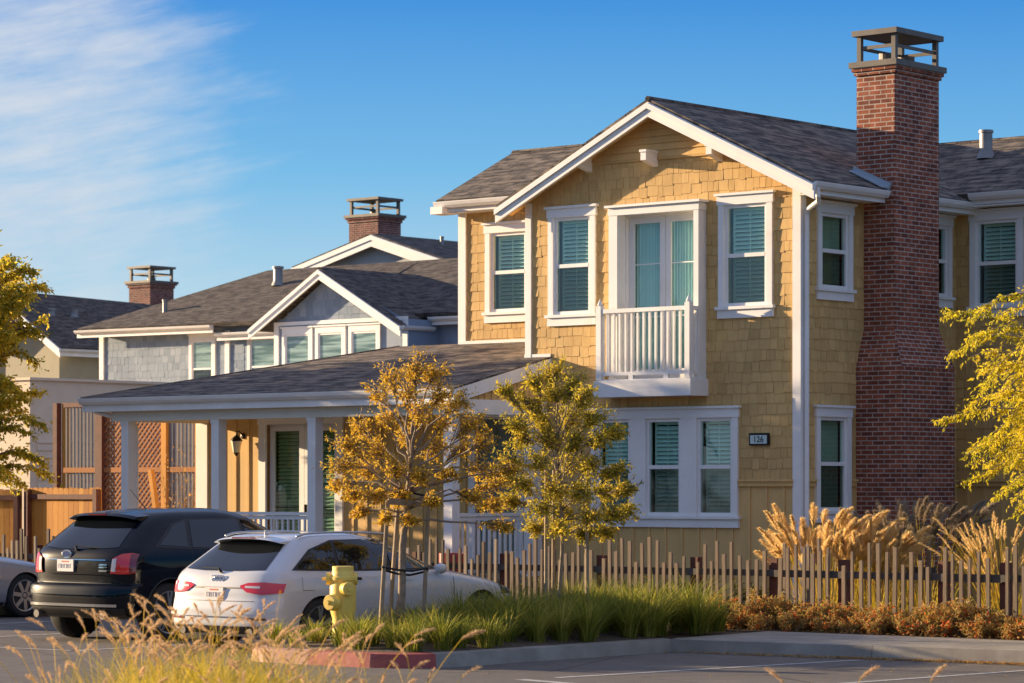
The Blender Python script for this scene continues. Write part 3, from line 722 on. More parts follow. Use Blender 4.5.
# chimney -------------------------------------------------------------
CX0, CX1, CY0, CY1 = -.12, .54, 1.63, 2.84
LX0, LX1, LY0, LY1 = -.1, .80, 1.42, 2.86
c = MB()
def ring(x0,x1,y0,y1,z): return [(x0,y0,z),(x1,y0,z),(x1,y1,z),(x0,y1,z)]
lev = [ring(LX0,LX1,LY0,LY1,.1), ring(LX0,LX1,LY0,LY1,3.72), ring(CX0,CX1,CY0,CY1,4.30), ring(CX0,CX1,CY0,CY1,7.86), ring(CX0,CX1,CY0,CY1,8.02)]
for A, Bq in zip(lev[:-1], lev[1:]):
    for i in range(4):
        j = (i+1) % 4; c.poly([A[i],A[j],Bq[j],Bq[i]])
c.box(CX0-.03,CX1+.03,CY0-.03,CY1+.03,8.02,8.075); c.box(CX0-.055,CX1+.055,CY0-.055,CY1+.055,8.075,8.13)
ch = c.build('chimney', M['brick'], H)
t = MB(); t.box(CX0-.085,CX1+.085,CY0-.085,CY1+.085,8.13,8.215)
x0,x1,y0,y1 = CX0+.03,CX1-.03,CY0+.05,CY1-.05
for x in (x0,x1):
    for y in (y0,y1): t.box(x-.035,x+.035,y-.035,y+.035,8.215,8.60)
for (p,q) in (((x0,y0),(x1,y0)),((x1,y0),(x1,y1)),((x0,y1),(x1,y1)),((x0,y0),(x0,y1))):
    t.bar((*p,8.43),(*q,8.43),.02,.05)
t.box(x0-.09,x1+.09,y0-.09,y1+.09,8.60,8.68); 
t.lathe([(.13,8.215),(.13,8.36)], ((x0+x1)/2-.02,(y0+y1)/2-.25,0), n=16); t.lathe([(.13,8.215),(.13,8.36)], ((x0+x1)/2-.02,(y0+y1)/2+.25,0), n=16)
t.build('chimney_cap', M['metal_dark'], ch)
t = MB(); t.bar((-.16,1.60,6.63),(.50,1.58,6.34),.05,.12); t.bar((-.16,1.56,6.62),(.46,1.50,6.33),.12,.015); t.build('flashing', M['flash'], ch)

# ------------------------------------------------------------------ neighbouring houses
def win_simple(par, F, u0, u1, z0, z1, trim=.11, head=.16, split=True, sunk=None):
    """window of a far house: casing (window) > pane"""
    t = MB(); F.box(t, u0, u0+trim, 0, .05, z0, z1); F.box(t, u1-trim, u1, 0, .05, z0, z1); F.box(t, u0+trim, u1-trim, 0, .05, z1-head, z1); F.box(t, u0+trim, u1-trim, 0, .05, z0, z0+.12)
    F.box(t, u0-.04, u1+.04, 0, .08, z1, z1+.04); F.box(t, u0-.03, u1+.03, 0, .08, z0+.1, z0+.14)
    a, b, c, d = u0+trim, u1-trim, z0+.12, z1-head; f = .05
    F.box(t, a, a+f, 0, .03, c, d); F.box(t, b-f, b, 0, .03, c, d); F.box(t, a+f, b-f, 0, .03, d-f, d); F.box(t, a+f, b-f, 0, .03, c, c+f)
    if split: F.box(t, a+f, b-f, 0, .034, (c+d)/2-.025, (c+d)/2+.025)
    w_ = t.build('window', M['trim'], par)
    t = MB(); F.box(t, a+f-.004, b-f+.004, .004, .012, c+f-.004, d-f+.004); t.build('pane', M['far_pane'], w_)
    return w_
def far_pane(name, lo, hi):
    m, nt_, b = nm(name); n1 = noise(nt_, coords(nt_, 'Object', (.6, .6, 9.)), 1.5, 2)
    nt_.links.new(ramp(nt_, n1, [(.4, lo), (.6, hi)]), b.inputs['Base Color']); b.inputs['Roughness'].default_value = .04; b.inputs['Specular IOR Level'].default_value = 1.
    return m
M['far_pane'] = far_pane('far_pane', (.10,.17,.16), (.30,.42,.40))
M['dark_pane'] = far_pane('dark_pane', (.01,.014,.014), (.05,.06,.055))

def brick_chimney(par, x0, x1, y0, y1, z0, z1, cap_h=.42):
    c = MB(); c.box(x0,x1,y0,y1,z0,z1-.16); c.box(x0-.04,x1+.04,y0-.04,y1+.04,z1-.16,z1-.06); c.box(x0-.09,x1+.09,y0-.09,y1+.09,z1-.06,z1)
    ch_ = c.build('chimney', M['brick_far'], par); t = MB()
    t.box(x0-.13,x1+.13,y0-.13,y1+.13,z1,z1+.09)
    a, b, c_, d = x0+.06, x1-.06, y0+.06, y1-.06
    for x in (a,b):
        for y in (c_,d): t.box(x-.045,x+.045,y-.045,y+.045,z1+.09,z1+cap_h)
    for p, q in (((a,c_),(b,c_)),((b,c_),(b,d)),((a,d),(b,d)),((a,c_),(a,d))): t.bar((*p,z1+.09+.55*(cap_h-.09)),(*q,z1+.09+.55*(cap_h-.09)),.03,.06)
    t.box(a-.12,b+.12,c_-.12,d+.12,z1+cap_h,z1+cap_h+.08); t.lathe([(.16,z1+.05),(.16,z1+.25)], ((a+b)/2,(c_+d)/2,0), n=12)
    t.build('chimney_cap', M['metal_dark'], ch_)
    return ch_

# blue shingled house ---------------------------------------------------
BY = 20.41
BH = thing('blue_house', 'blue grey shingled house with front gable behind the porch roof', 'house', (-31, 24, 0))
GF = Face((0,BY,0),(1,0,0),(0,-1,0)); LF = Face((0,BY+1.0,0),(1,0,0),(0,-1,0))
gx0, gx1 = -30.75, -26.05; gxm = -28.84; ez = 6.16; apz = 7.50; gp = (apz-ez)/(gxm+31.23)
w = MB(); w.poly([(gx0,BY,0),(gx1,BY,0),(gx1,BY,ez),(gx0,BY,ez)]); w.poly([(gx0,BY,ez),(gx1,BY,ez),(gxm,BY,apz-.12)])
w.poly([(-38.6,BY+1,0),(gx0,BY+1,0),(gx0,BY+1,6.3),(-38.6,BY+1,6.3)]); w.poly([(gx1,BY,0),(gx1,BY+1.2,0),(gx1,BY+1.2,6.2),(gx1,BY,6.2)])
w.poly([(gx1,BY+1.2,0),(-16,BY+1.2,0),(-16,BY+1.2,6.25),(gx1,BY+1.2,6.25)]); w.poly([(-38.6,BY+1,0),(-38.6,BY+10,0),(-38.6,BY+10,6.3),(-38.6,BY+1,6.3)])
w.poly([(-16,BY+1.2,0),(-16,BY+8,0),(-16,BY+8,6.3),(-16,BY+1.2,6.3)]); w.poly([(-38.6,BY+10,0),(-16,BY+8,0),(-16,BY+8,6.3),(-38.6,BY+10,6.3)])
w.build('wall', M['blue_board'], BH)
s = MB()
shingles(s, GF, gx0+.1, gx1-.1, 4.0, 7.4, [(-30.5,-26.3,4.0,6.22)], top=lambda u: min(ez+.0+gp*(u+31.2), apz-.0-gp*(u-gxm))-.16, ex=.2, wmin=.14, wmax=.3); s.build('shingle_siding', M['blue_shingle'], BH, uv=False, fixn=False); s = MB()
shingles(s, LF, -38.5, -35.05, 4.0, 6.2, [], ex=.2, wmin=.14, wmax=.3); s.build('shingle_siding', M['blue_shingle'], BH, uv=False, fixn=False); s = MB(); shingles(s, LF, -33.9, gx0, 4.0, 6.2, [(-32.9,-31.2,4.2,6.1)], ex=.2, wmin=.14, wmax=.3)
s.build('shingle_siding', M['blue_shingle'], BH, uv=False, fixn=False)
# dark vertical panels between the gable windows
for a, b in ((-30.66,-30.5),(-29.34,-29.2),(-28.16,-28.02),(-26.98,-26.5)):
    pass
for u0, u1 in ((-30.45,-29.36), (-29.26,-28.18), (-28.08,-26.98)): win_simple(BH, GF, u0, u1, 4.2, 6.1, split=True)
t = MB(); GF.box(t, gx0, gx1, 0, .045, 6.17, 6.27); t.build('frieze_board', M['trim'], BH)
for a in (gx0, gx1-.16): t = MB(); GF.box(t, a, a+.16, 0, .04, 4.0, 6.17); t.build('corner_board', M['trim'], BH)
for u0, u1, d in ((-35.0,-33.98,1), (-32.75,-31.55,0)):
    w_ = win_simple(BH, LF, u0, u1, 4.3, 6.12)
    if d:
        t = MB(); LF.box(t, u0+.17, u1-.17, .013, .018, 4.4, 5.18); t.build('insect_screen', M['dark_pane'], w_)
for a in (-38.62, -33.6): t = MB(); LF.box(t, a, a+.17, 0, .05, 4.0, 6.2); t.build('corner_board', M['trim'], BH)
r = MB(); ry = BY + 4.6; rz = 8.12
slope(r, [(-39.1,BY+.55,6.42), (gx0+1,BY+.55,6.38), (gx0+1,ry,rz), (-35.6,ry,rz)], .12); slope(r, [(-39.1,BY+.55,6.42), (-35.6,ry,rz), (-35.6,ry+1,rz), (-39.1,ry+5,6.42)], .12)
slope(r, [(gx0+1,BY+.9,6.42), (-14,BY+.9,6.30), (-14,ry,rz), (gx0+1,ry,rz)], .12)
slope(r, [(-35.6,ry,rz), (-14,ry,rz), (-14,BY+9,6.4), (-35.6,BY+9,6.4)], .12)
slope(r, [(-31.35,BY-.35,ez-.02), (gxm,BY-.35,apz+.12), (gxm,BY+3.6,apz+.12), (-31.35,BY+3.6,ez-.02)], .1); slope(r, [(gxm,BY-.35,apz+.12), (-26.0+.5-.55,BY-.35,ez-.12), (-26.05,BY+3.6,ez-.12), (gxm,BY+3.6,apz+.12)], .1)
br = r.build('roof', M['roof_far'], BH)
rake((-31.38,BY-.36,ez-.06), (gxm,BY-.36,apz+.06), par=BH, h=.26); rake((gxm,BY-.36,apz+.06), (-26.0,BY-.36,ez-.16), par=BH, h=.26)
gutter((-39.1,BY+.55,6.36), (-33.65,BY+.55,6.33), (0,-1,0), BH, .2, .13); gutter((-33.7,BY+.75,6.12), (-31.2,BY+.75,6.12), (0,-1,0), BH, .2, .13); gutter((-26.1,BY+.9,6.28), (-14,BY+.9,6.25), (0,-1,0), BH, .2, .13)
gutter((-26.05,BY-.3,6.02), (-26.05,BY+.9,6.02), (1,0,0), BH, .2, .13)
t = MB(); a, b = at(388,279,Y=BY+3.6), at(406,317,Y=BY+.95); t.bar(a+Vector((0,0,.0)), b, .28, .05, up=(0,-.6,1)); t.build('valley_flashing', M['flash'], br)
p = at(278,281,Y=BY+3.3); vent(br, (p.x, p.y, p.z-.1), .5, .13)
p = at(165,314,Y=BY+1.6); vent(br, (p.x, p.y, p.z-.15), .55, .07, cap=False)

# gabled house behind it -------------------------------------------------
GY = 33.
G = thing('gabled_house', 'pale gabled house with brick chimney rising behind the blue house', 'house', (at(380,240,Y=GY).x, GY+3, 0))
A = at(380,234,Y=GY); Lp = at(303,266,Y=GY); Rp = at(458,259,Y=GY)
GFF = Face((0,GY,0),(1,0,0),(0,-1,0))
w = MB(); ex_ = .5
w.poly([(Lp.x+ex_,GY,0),(Rp.x-ex_,GY,0),(Rp.x-ex_,GY,Rp.z-.2),(Lp.x+ex_,GY,Lp.z-.2)]); w.poly([(Lp.x+ex_,GY,Lp.z-.2),(Rp.x-ex_,GY,Rp.z-.2),(A.x,GY,A.z-.25)])
w.poly([(Lp.x+ex_,GY,0),(Lp.x+ex_,GY+10,0),(Lp.x+ex_,GY+10,Lp.z-.2),(Lp.x+ex_,GY,Lp.z-.2)]); w.poly([(Rp.x-ex_,GY,0),(Rp.x-ex_,GY+10,0),(Rp.x-ex_,GY+10,Rp.z-.2),(Rp.x-ex_,GY,Rp.z-.2)])
w.build('wall', M['grey_siding'], G)
s = MB()
for k in range(14):
    z = A.z-.3-k*.17; hw = (A.z-.28-z)/((A.z-Lp.z)/(A.x-Lp.x))
    if hw > .1: s.hexa([(A.x-hw,GY-.03,z-.17),(A.x+hw,GY-.03,z-.17),(A.x+hw,GY,z-.17),(A.x-hw,GY,z-.17)], [(A.x-hw+.2,GY-.006,z),(A.x+hw-.2,GY-.006,z),(A.x+hw-.2,GY,z),(A.x-hw+.2,GY,z)])
s.build('lap_siding', M['grey_siding'], G)
r = MB(); slope(r, [(Lp.x-.1,GY-.4,Lp.z-.04),(A.x,GY-.4,A.z),(A.x,GY+10,A.z),(Lp.x-.1,GY+10,Lp.z-.04)], .12); slope(r, [(A.x,GY-.4,A.z),(Rp.x+1.6,GY-.4,Rp.z-.55),(Rp.x+1.6,GY+10,Rp.z-.55),(A.x,GY+10,A.z)], .12)
gr_ = r.build('roof', M['roof_far'], G)
rake((Lp.x-.12,GY-.41,Lp.z-.09), (A.x,GY-.41,A.z-.05), par=G, h=.36); rake((A.x,GY-.41,A.z-.05), (Rp.x+1.6,GY-.41,Rp.z-.6), par=G, h=.36)
c0, c1 = at(349,222,Y=GY+3), at(378,240,Y=GY+3); cw = c1.x-c0.x
brick_chimney(G, c0.x, c0.x+cw, GY+3, GY+4.1, c1.z-1.2, c0.z+.12, .55)
p = at(442,246,Y=GY+2); vent(gr_, (p.x,p.y,p.z-.3), .6, .06, cap=False)

# olive house at the far left: ridge running away from us, small front gable --------
R0, R1 = at(8,289.5,D=102), None
RXo = R0.x; R1 = at(136,304.5,X=RXo)
O = thing('olive_house', 'olive house under a dark roof behind the left tree', 'house', (RXo, R0.y+8, 0))
dzr = 4.0; dxr = 6.8
r = MB(); slope(r, [(RXo,R0.y-1,R0.z),(RXo,R1.y+2,R1.z),(RXo+dxr,R1.y+2,R1.z-dzr),(RXo+dxr,R0.y-1,R0.z-dzr)], .15); slope(r, [(RXo,R0.y-1,R0.z),(RXo,R1.y+2,R1.z),(RXo-dxr,R1.y+2,R1.z-dzr),(RXo-dxr,R0.y-1,R0.z-dzr)], .15)
orf = r.build('roof', M['roof_far'], O)
w = MB(); w.box(RXo-dxr+.5, RXo+dxr-.5, R0.y, R1.y+1, 0, R0.z-dzr+.1); w.poly([(RXo-dxr+.5,R0.y,R0.z-dzr+.1),(RXo+dxr-.5,R0.y,R0.z-dzr+.1),(RXo,R0.y,R0.z-.15)]); w.build('wall', M['olive_wall'], O)
rake((RXo,R0.y-1,R0.z-.03),(RXo+dxr+.02,R0.y-1,R0.z-dzr-.03), par=O, h=.25)
g1 = at(57,347,D=93); g0 = at(22,314,Y=g1.y); gd = 5.5
r = MB(); slope(r, [(g0.x,g1.y,g0.z),(g1.x+.1,g1.y,g1.z),(g1.x+.1,g1.y+gd,g1.z),(g0.x,g1.y+gd,g0.z)], .1); slope(r, [(g0.x,g1.y,g0.z),(2*g0.x-g1.x,g1.y,g1.z),(2*g0.x-g1.x,g1.y+gd,g1.z),(g0.x,g1.y+gd,g0.z)], .1); r.build('gable_roof', M['roof_far'], O)
rake((g0.x,g1.y-.02,g0.z-.03),(g1.x+.15,g1.y-.02,g1.z-.05), par=O, h=.28)
gutter((g1.x,g1.y+.1,g1.z-.05),(g1.x,g1.y+3.2,g1.z-.05),(1,0,0),O,.22,.12)
k0 = at(45,331,Y=g1.y+4.2); k1 = at(108,353,Y=g1.y+4.2); rake((k0.x,k0.y,k0.z),(k1.x,k1.y,k1.z), par=O, h=.2)
r = MB(); slope(r, [(k0.x,k0.y,k0.z),(k1.x,k1.y,k1.z),(k1.x+.3,k1.y+4,k1.z),(k0.x+.3,k0.y+4,k0.z)], .08); r.build('lean_to_roof', M['roof_far'], O)
t = MB(); t.box(2*g0.x-g1.x+.4, g1.x-.35, g1.y+.4, g1.y+9, 0, g1.z-.1); t.poly([(2*g0.x-g1.x+.4,g1.y+.4,g1.z-.1),(g1.x-.35,g1.y+.4,g1.z-.1),(g0.x,g1.y+.4,g0.z-.2)]); t.box(g1.x-.35,k1.x+.5,k0.y+.3,k0.y+4,0,k1.z-.1); t.build('wall', M['olive_wall'], O)
wf = Face((0,k0.y+.3,0),(1,0,0),(0,-1,0)); x_ = at(86,365,Y=k0.y+.3); win_simple(O, wf, x_.x-.1, x_.x+1.0, x_.z-1.0, x_.z+.75)
c0 = at(129,288,D=112); c1 = at(157,300,D=92); brick_chimney(O, c0.x, c0.x+1.15, c0.y, c0.y+1.2, c0.z-2.4, c0.z+.15, .56)
c0 = at(-18,290,D=97); brick_chimney(O, c0.x, c0.x+.7, c0.y, c0.y+.8, c0.z-2., c0.z+.35, .5)
for x, y in ((51,318),(74,308)):
    q = at(x, y, X=RXo+1.6); vent(orf, (q.x, q.y, R0.z-1.6*dzr/dxr-.05), .3, .13, cap=(x==51))

# beige garage with a flat parapet ---------------------------------------
BX = -26.0
Gb = thing('beige_garage', 'beige stucco garage with flat parapet behind the trellis', 'garage', (BX-3, 8, 0))
p, q = at(30,380,X=BX), at(215,392,X=BX)
w = MB(); w.box(BX-7, BX, p.y, p.y+16, 0, p.z); w.build('wall', M['beige'], Gb)
t = MB(); t.box(BX-7.05, BX+.06, p.y-.05, p.y+16.05, p.z, p.z+.06); t.build('parapet_cap', M['beige'], Gb)
t = MB(); z = .3
while z < p.z-1.25:
    t.hexa([(BX+.005,p.y+.2,z),(BX+.03,p.y+.2,z),(BX+.03,p.y+15.9,z),(BX+.005,p.y+15.9,z)], [(BX+.002,p.y+.2,z+.16),(BX+.008,p.y+.2,z+.16),(BX+.008,p.y+15.9,z+.16),(BX+.002,p.y+15.9,z+.16)]); z += .165
t.build('lap_siding', M['beige'], Gb)
t = MB(); a = at(78,465,X=BX+.05); t.box(BX+.005,BX+.06,a.y-.13,a.y+.13,.3,3.0); t.build('corner_board', M['beige'], Gb)

# ------------------------------------------------------------------ trellis, fences
TY = 4.6
def txp(x, y=440): return at(x, y, Y=TY).x
def post(par, x, y, z1, w=.12, mat='redwood', z0=.15, name='post'):
    t = MB(); t.box(x-w/2,x+w/2,y-w/2,y+w/2,z0,z1); return t.build(name, M[mat], par)
T = thing('wooden_trellis', 'tall brown wooden trellis with lattice beyond the porch columns', 'trellis', (txp(125), TY, .15))
ztop = at(100,402,Y=TY).z; zr = at(100,469,Y=TY).z; zb = .6
xs_ = [txp(59), txp(102), txp(166), txp(200)]
post(T, xs_[0]-.06, TY, ztop, .12); post(T, xs_[0]+.08, TY+.1, ztop, .10, 'cedar'); post(T, xs_[1], TY, ztop, .20); post(T, xs_[2], TY, ztop, .14, 'cedar'); post(T, xs_[3], TY, ztop, .14, 'cedar')
for a, b, m in ((xs_[0]+.18,xs_[1]-.1,'redwood'), (xs_[1]+.1,xs_[2]-.07,'lattice'), (xs_[2]+.07,xs_[3]-.07,'lattice')):
    t = MB(); t.box(a,b,TY-.04,TY+.04,ztop-.09,ztop); t.build('top_rail', M[m], T)
    t = MB(); t.box(a,b,TY-.045,TY+.04,zr-.07,zr+.03); t.build('middle_rail', M['lattice'], T)
    t = MB(); t.box(a,b,TY-.04,TY+.04,zb-.05,zb+.05); t.build('bottom_rail', M[m], T)
def slats(a, b, z0, z1, sp=.105, w=.045, y=TY):
    t = MB(); x = a+sp/2
    while x < b: t.box(x-w/2,x+w/2,y-.012,y+.012,z0,z1); x += sp
    t.build('slat_panel', M['grey_slat'], T)
for a, b in ((xs_[0]+.18,xs_[1]-.1), (xs_[2]+.07,xs_[3]-.07)): slats(a,b,zb+.05,zr-.07); slats(a,b,zr+.03,ztop-.09)
def lattice(a, b, z0, z1, sp=.09, w=.043, y=TY):
    t = MB(); h = z1-z0; L_ = b-a
    for sgn, yy in ((1,y-.014),(-1,y+.0)):
        k = -h
        while k < L_ + h:
            # strip through (a+k, z0) going up at 45 degrees
            x0_, z0_ = a+k, z0; x1_, z1_ = a+k+h, z1
            if sgn < 0: x0_, x1_ = a+k+h, a+k
            lo, hi = min(x0_,x1_), max(x0_,x1_)
            if hi > a+.02 and lo < b-.02:
                f0 = 0; f1 = 1; dx = x1_-x0_
                ts = sorted(((a-x0_)/dx, (b-x0_)/dx)); f0 = max(0, ts[0]); f1 = min(1, ts[1])
                if f1-f0 > .02:
                    t.bar((x0_+dx*f0,yy,z0+h*f0), (x0_+dx*f1,yy,z0+h*f1), .012, w, up=(-(1 if sgn>0 else -1),0,1) )
            k += sp*1.41
    t.build('lattice_panel', M['lattice'], T)
lattice(xs_[1]+.1, xs_[2]-.07, zb+.05, zr-.07); lattice(xs_[1]+.1, xs_[2]-.07, zr+.03, ztop-.09)

def board_fence(name, label, p, q, h, z0=.17, bw=.14, rail_z=None, group=None):
    p = Vector((*p,z0)); q = Vector((*q,z0)); d = q-p; L_ = d.length; d.normalize(); n = Vector((d.y,-d.x,0))
    o = thing(name, label, 'fence', p, group); t = MB(); k = 0; u = 0
    while u < L_-.02:
        e = min(u+bw-.006, L_); hh = h+ru(-.012,.012); a, b = p+d*u, p+d*e; th = n*.018
        c1, c2 = a+d*.02, b-d*.02; Z = Vector((0,0,1))
        pts = [a, b, b+Z*(hh-.03), c2+Z*hh, c1+Z*hh, a+Z*(hh-.03)]
        t.plate(pts, .018, n); u += bw
    t.build('boards', M['cedar'], o)
    for z in (.25, h-.16):
        t = MB(); t.bar(p+n*.03+Vector((0,0,z)), q+n*.03+Vector((0,0,z)), .045, .09); t.build('rail', M['redwood'], o)
    for u in (0.06, L_-.06):
        t = MB(); c = p+d*u+n*.06; t.bar(c, c+Vector((0,0,h-.02)), .1, .1, up=(d.x,d.y,0)); t.build('post', M['redwood'], o)
    return o
FYW = 1.2
a, b = at(28,488,Y=FYW), at(101,487,Y=FYW); hW = a.z-.17
board_fence('board_fence', 'orange cedar board fence facing the parking lot below the trellis', (a.x,a.y), (b.x,b.y), hW)
c = at(-14,508,Z=a.z)
board_fence('board_fence', 'orange cedar board fence running off beneath the left tree', (a.x-3.0,a.y-.62), (a.x-.12,a.y-.05), hW-.02)

# weathered picket fence along the planting strip
FY = -4.0
PF = thing('picket_fence', 'weathered uneven picket fence running along the whole planting strip', 'fence', (0, FY, .17))
def gz(x): return .18
post_px = [(1004,2), (942,0), (842,0), (773,0), (694,0), (600,0), (503,0)]
post_x = sorted([at(x,580,Y=FY).x for x, _ in post_px] + [7.9, 9.6])
x = min(post_x)
while x > -17.5: x -= 1.62; post_x.append(x)
for x in post_x:
    t = MB(); t.box(x-.06,x+.06,FY-.0,FY+.1,.1,1.05); t.build('post', M['redwood'], PF)
def rail_piece(z, y0, y1, m):
    xs2 = sorted(post_x)
    for a, b in zip(xs2[:-1], xs2[1:]):
        t = MB(); t.box(a+.0005-.0,b-.0005,FY+y0,FY+y1,z-.045+ru(-.01,.01),z+.045); t.build('rail', M[m], PF)
rail_piece(.86, -.05, -.002, 'rail'); rail_piece(.36, -.05, -.002, 'rail')
pk_pos = []
x = -17.5
while x < 9.6:
    x += ru(.098,.12) if x < 1.7 else ru(.112,.135)
    if x < -9.2 and x > -11.5 and False: continue
    pk_pos.append(x)
# the pickets that show largest are parts of their own
def picket(x, y, h, z0=.12, w=.042):
    t = MB(); lean = ru(-.012,.012); hw = w/2*ru(.8,1.3); l2 = ru(-.01,.01)
    t.hexa([(x-hw,y-.032,z0),(x+hw,y-.032,z0),(x+hw,y,z0),(x-hw,y,z0)], [(x-hw+lean,y-.032+l2,z0+h),(x+hw+lean,y-.032+l2,z0+h+ru(-.01,.01)),(x+hw+lean,y+l2,z0+h),(x-hw+lean,y+l2,z0+h)])
    return t
hs_ = [1.02, 1.12, 1.18, 1.0, 1.06, .96, 1.1, .92, 1.22]
far = MB(); near = [x for x in pk_pos if x > -5.3]; near = near[-100:]
for i, x in enumerate(pk_pos):
    h = random.choice(hs_)*ru(.97,1.02)-.05
    if min(abs(x-q) for q in post_x) < .075: continue
    if x in near: picket(x, FY-.053, h).build('picket', M['picket'], PF)
    else:
        t = picket(x, FY-.053, h); n = len(far.v); far.v += t.v; far.f += [tuple(n+k for k in f) for f in t.f]; far.m += t.m
fo_ = far.build('pickets', M['picket'], PF); fo_['kind'] = 'stuff'
# return fence from the street fence back to the house
RFc = thing('picket_fence', 'short row of grey pickets set back behind the street fence, among the plumes', 'fence', (1.4, -3.0, .17))
p0 = at(786,560,Y=-3.1); 
for k, px in enumerate((786,797,809,820,829)): 
    p = at(px,552,Y=-3.2); picket(p.x, -3.2, ru(1.05,1.2)).build('picket', M['picket'], RFc)
for k, px in enumerate((838,848,858,866,875,884,893,902,911,921,930)):
    p = at(px,540,Y=-1.7+.05*k); picket(p.x, -1.7+.05*k, ru(1.1,1.3)).build('picket', M['picket'], RFc)
t = MB(); a = at(780,565,Y=-3.165); b = at(834,565,Y=-3.165); t.box(a.x,b.x,-3.195,-3.15,.8,.88); t.build('rail', M['rail'], RFc)
t = MB(); a = at(834,565,Y=-1.66); b = at(934,565,Y=-1.2); t.bar((a.x,-1.62,.85),(b.x,-1.15,.85),.04,.08); t.build('rail', M['rail'], RFc)

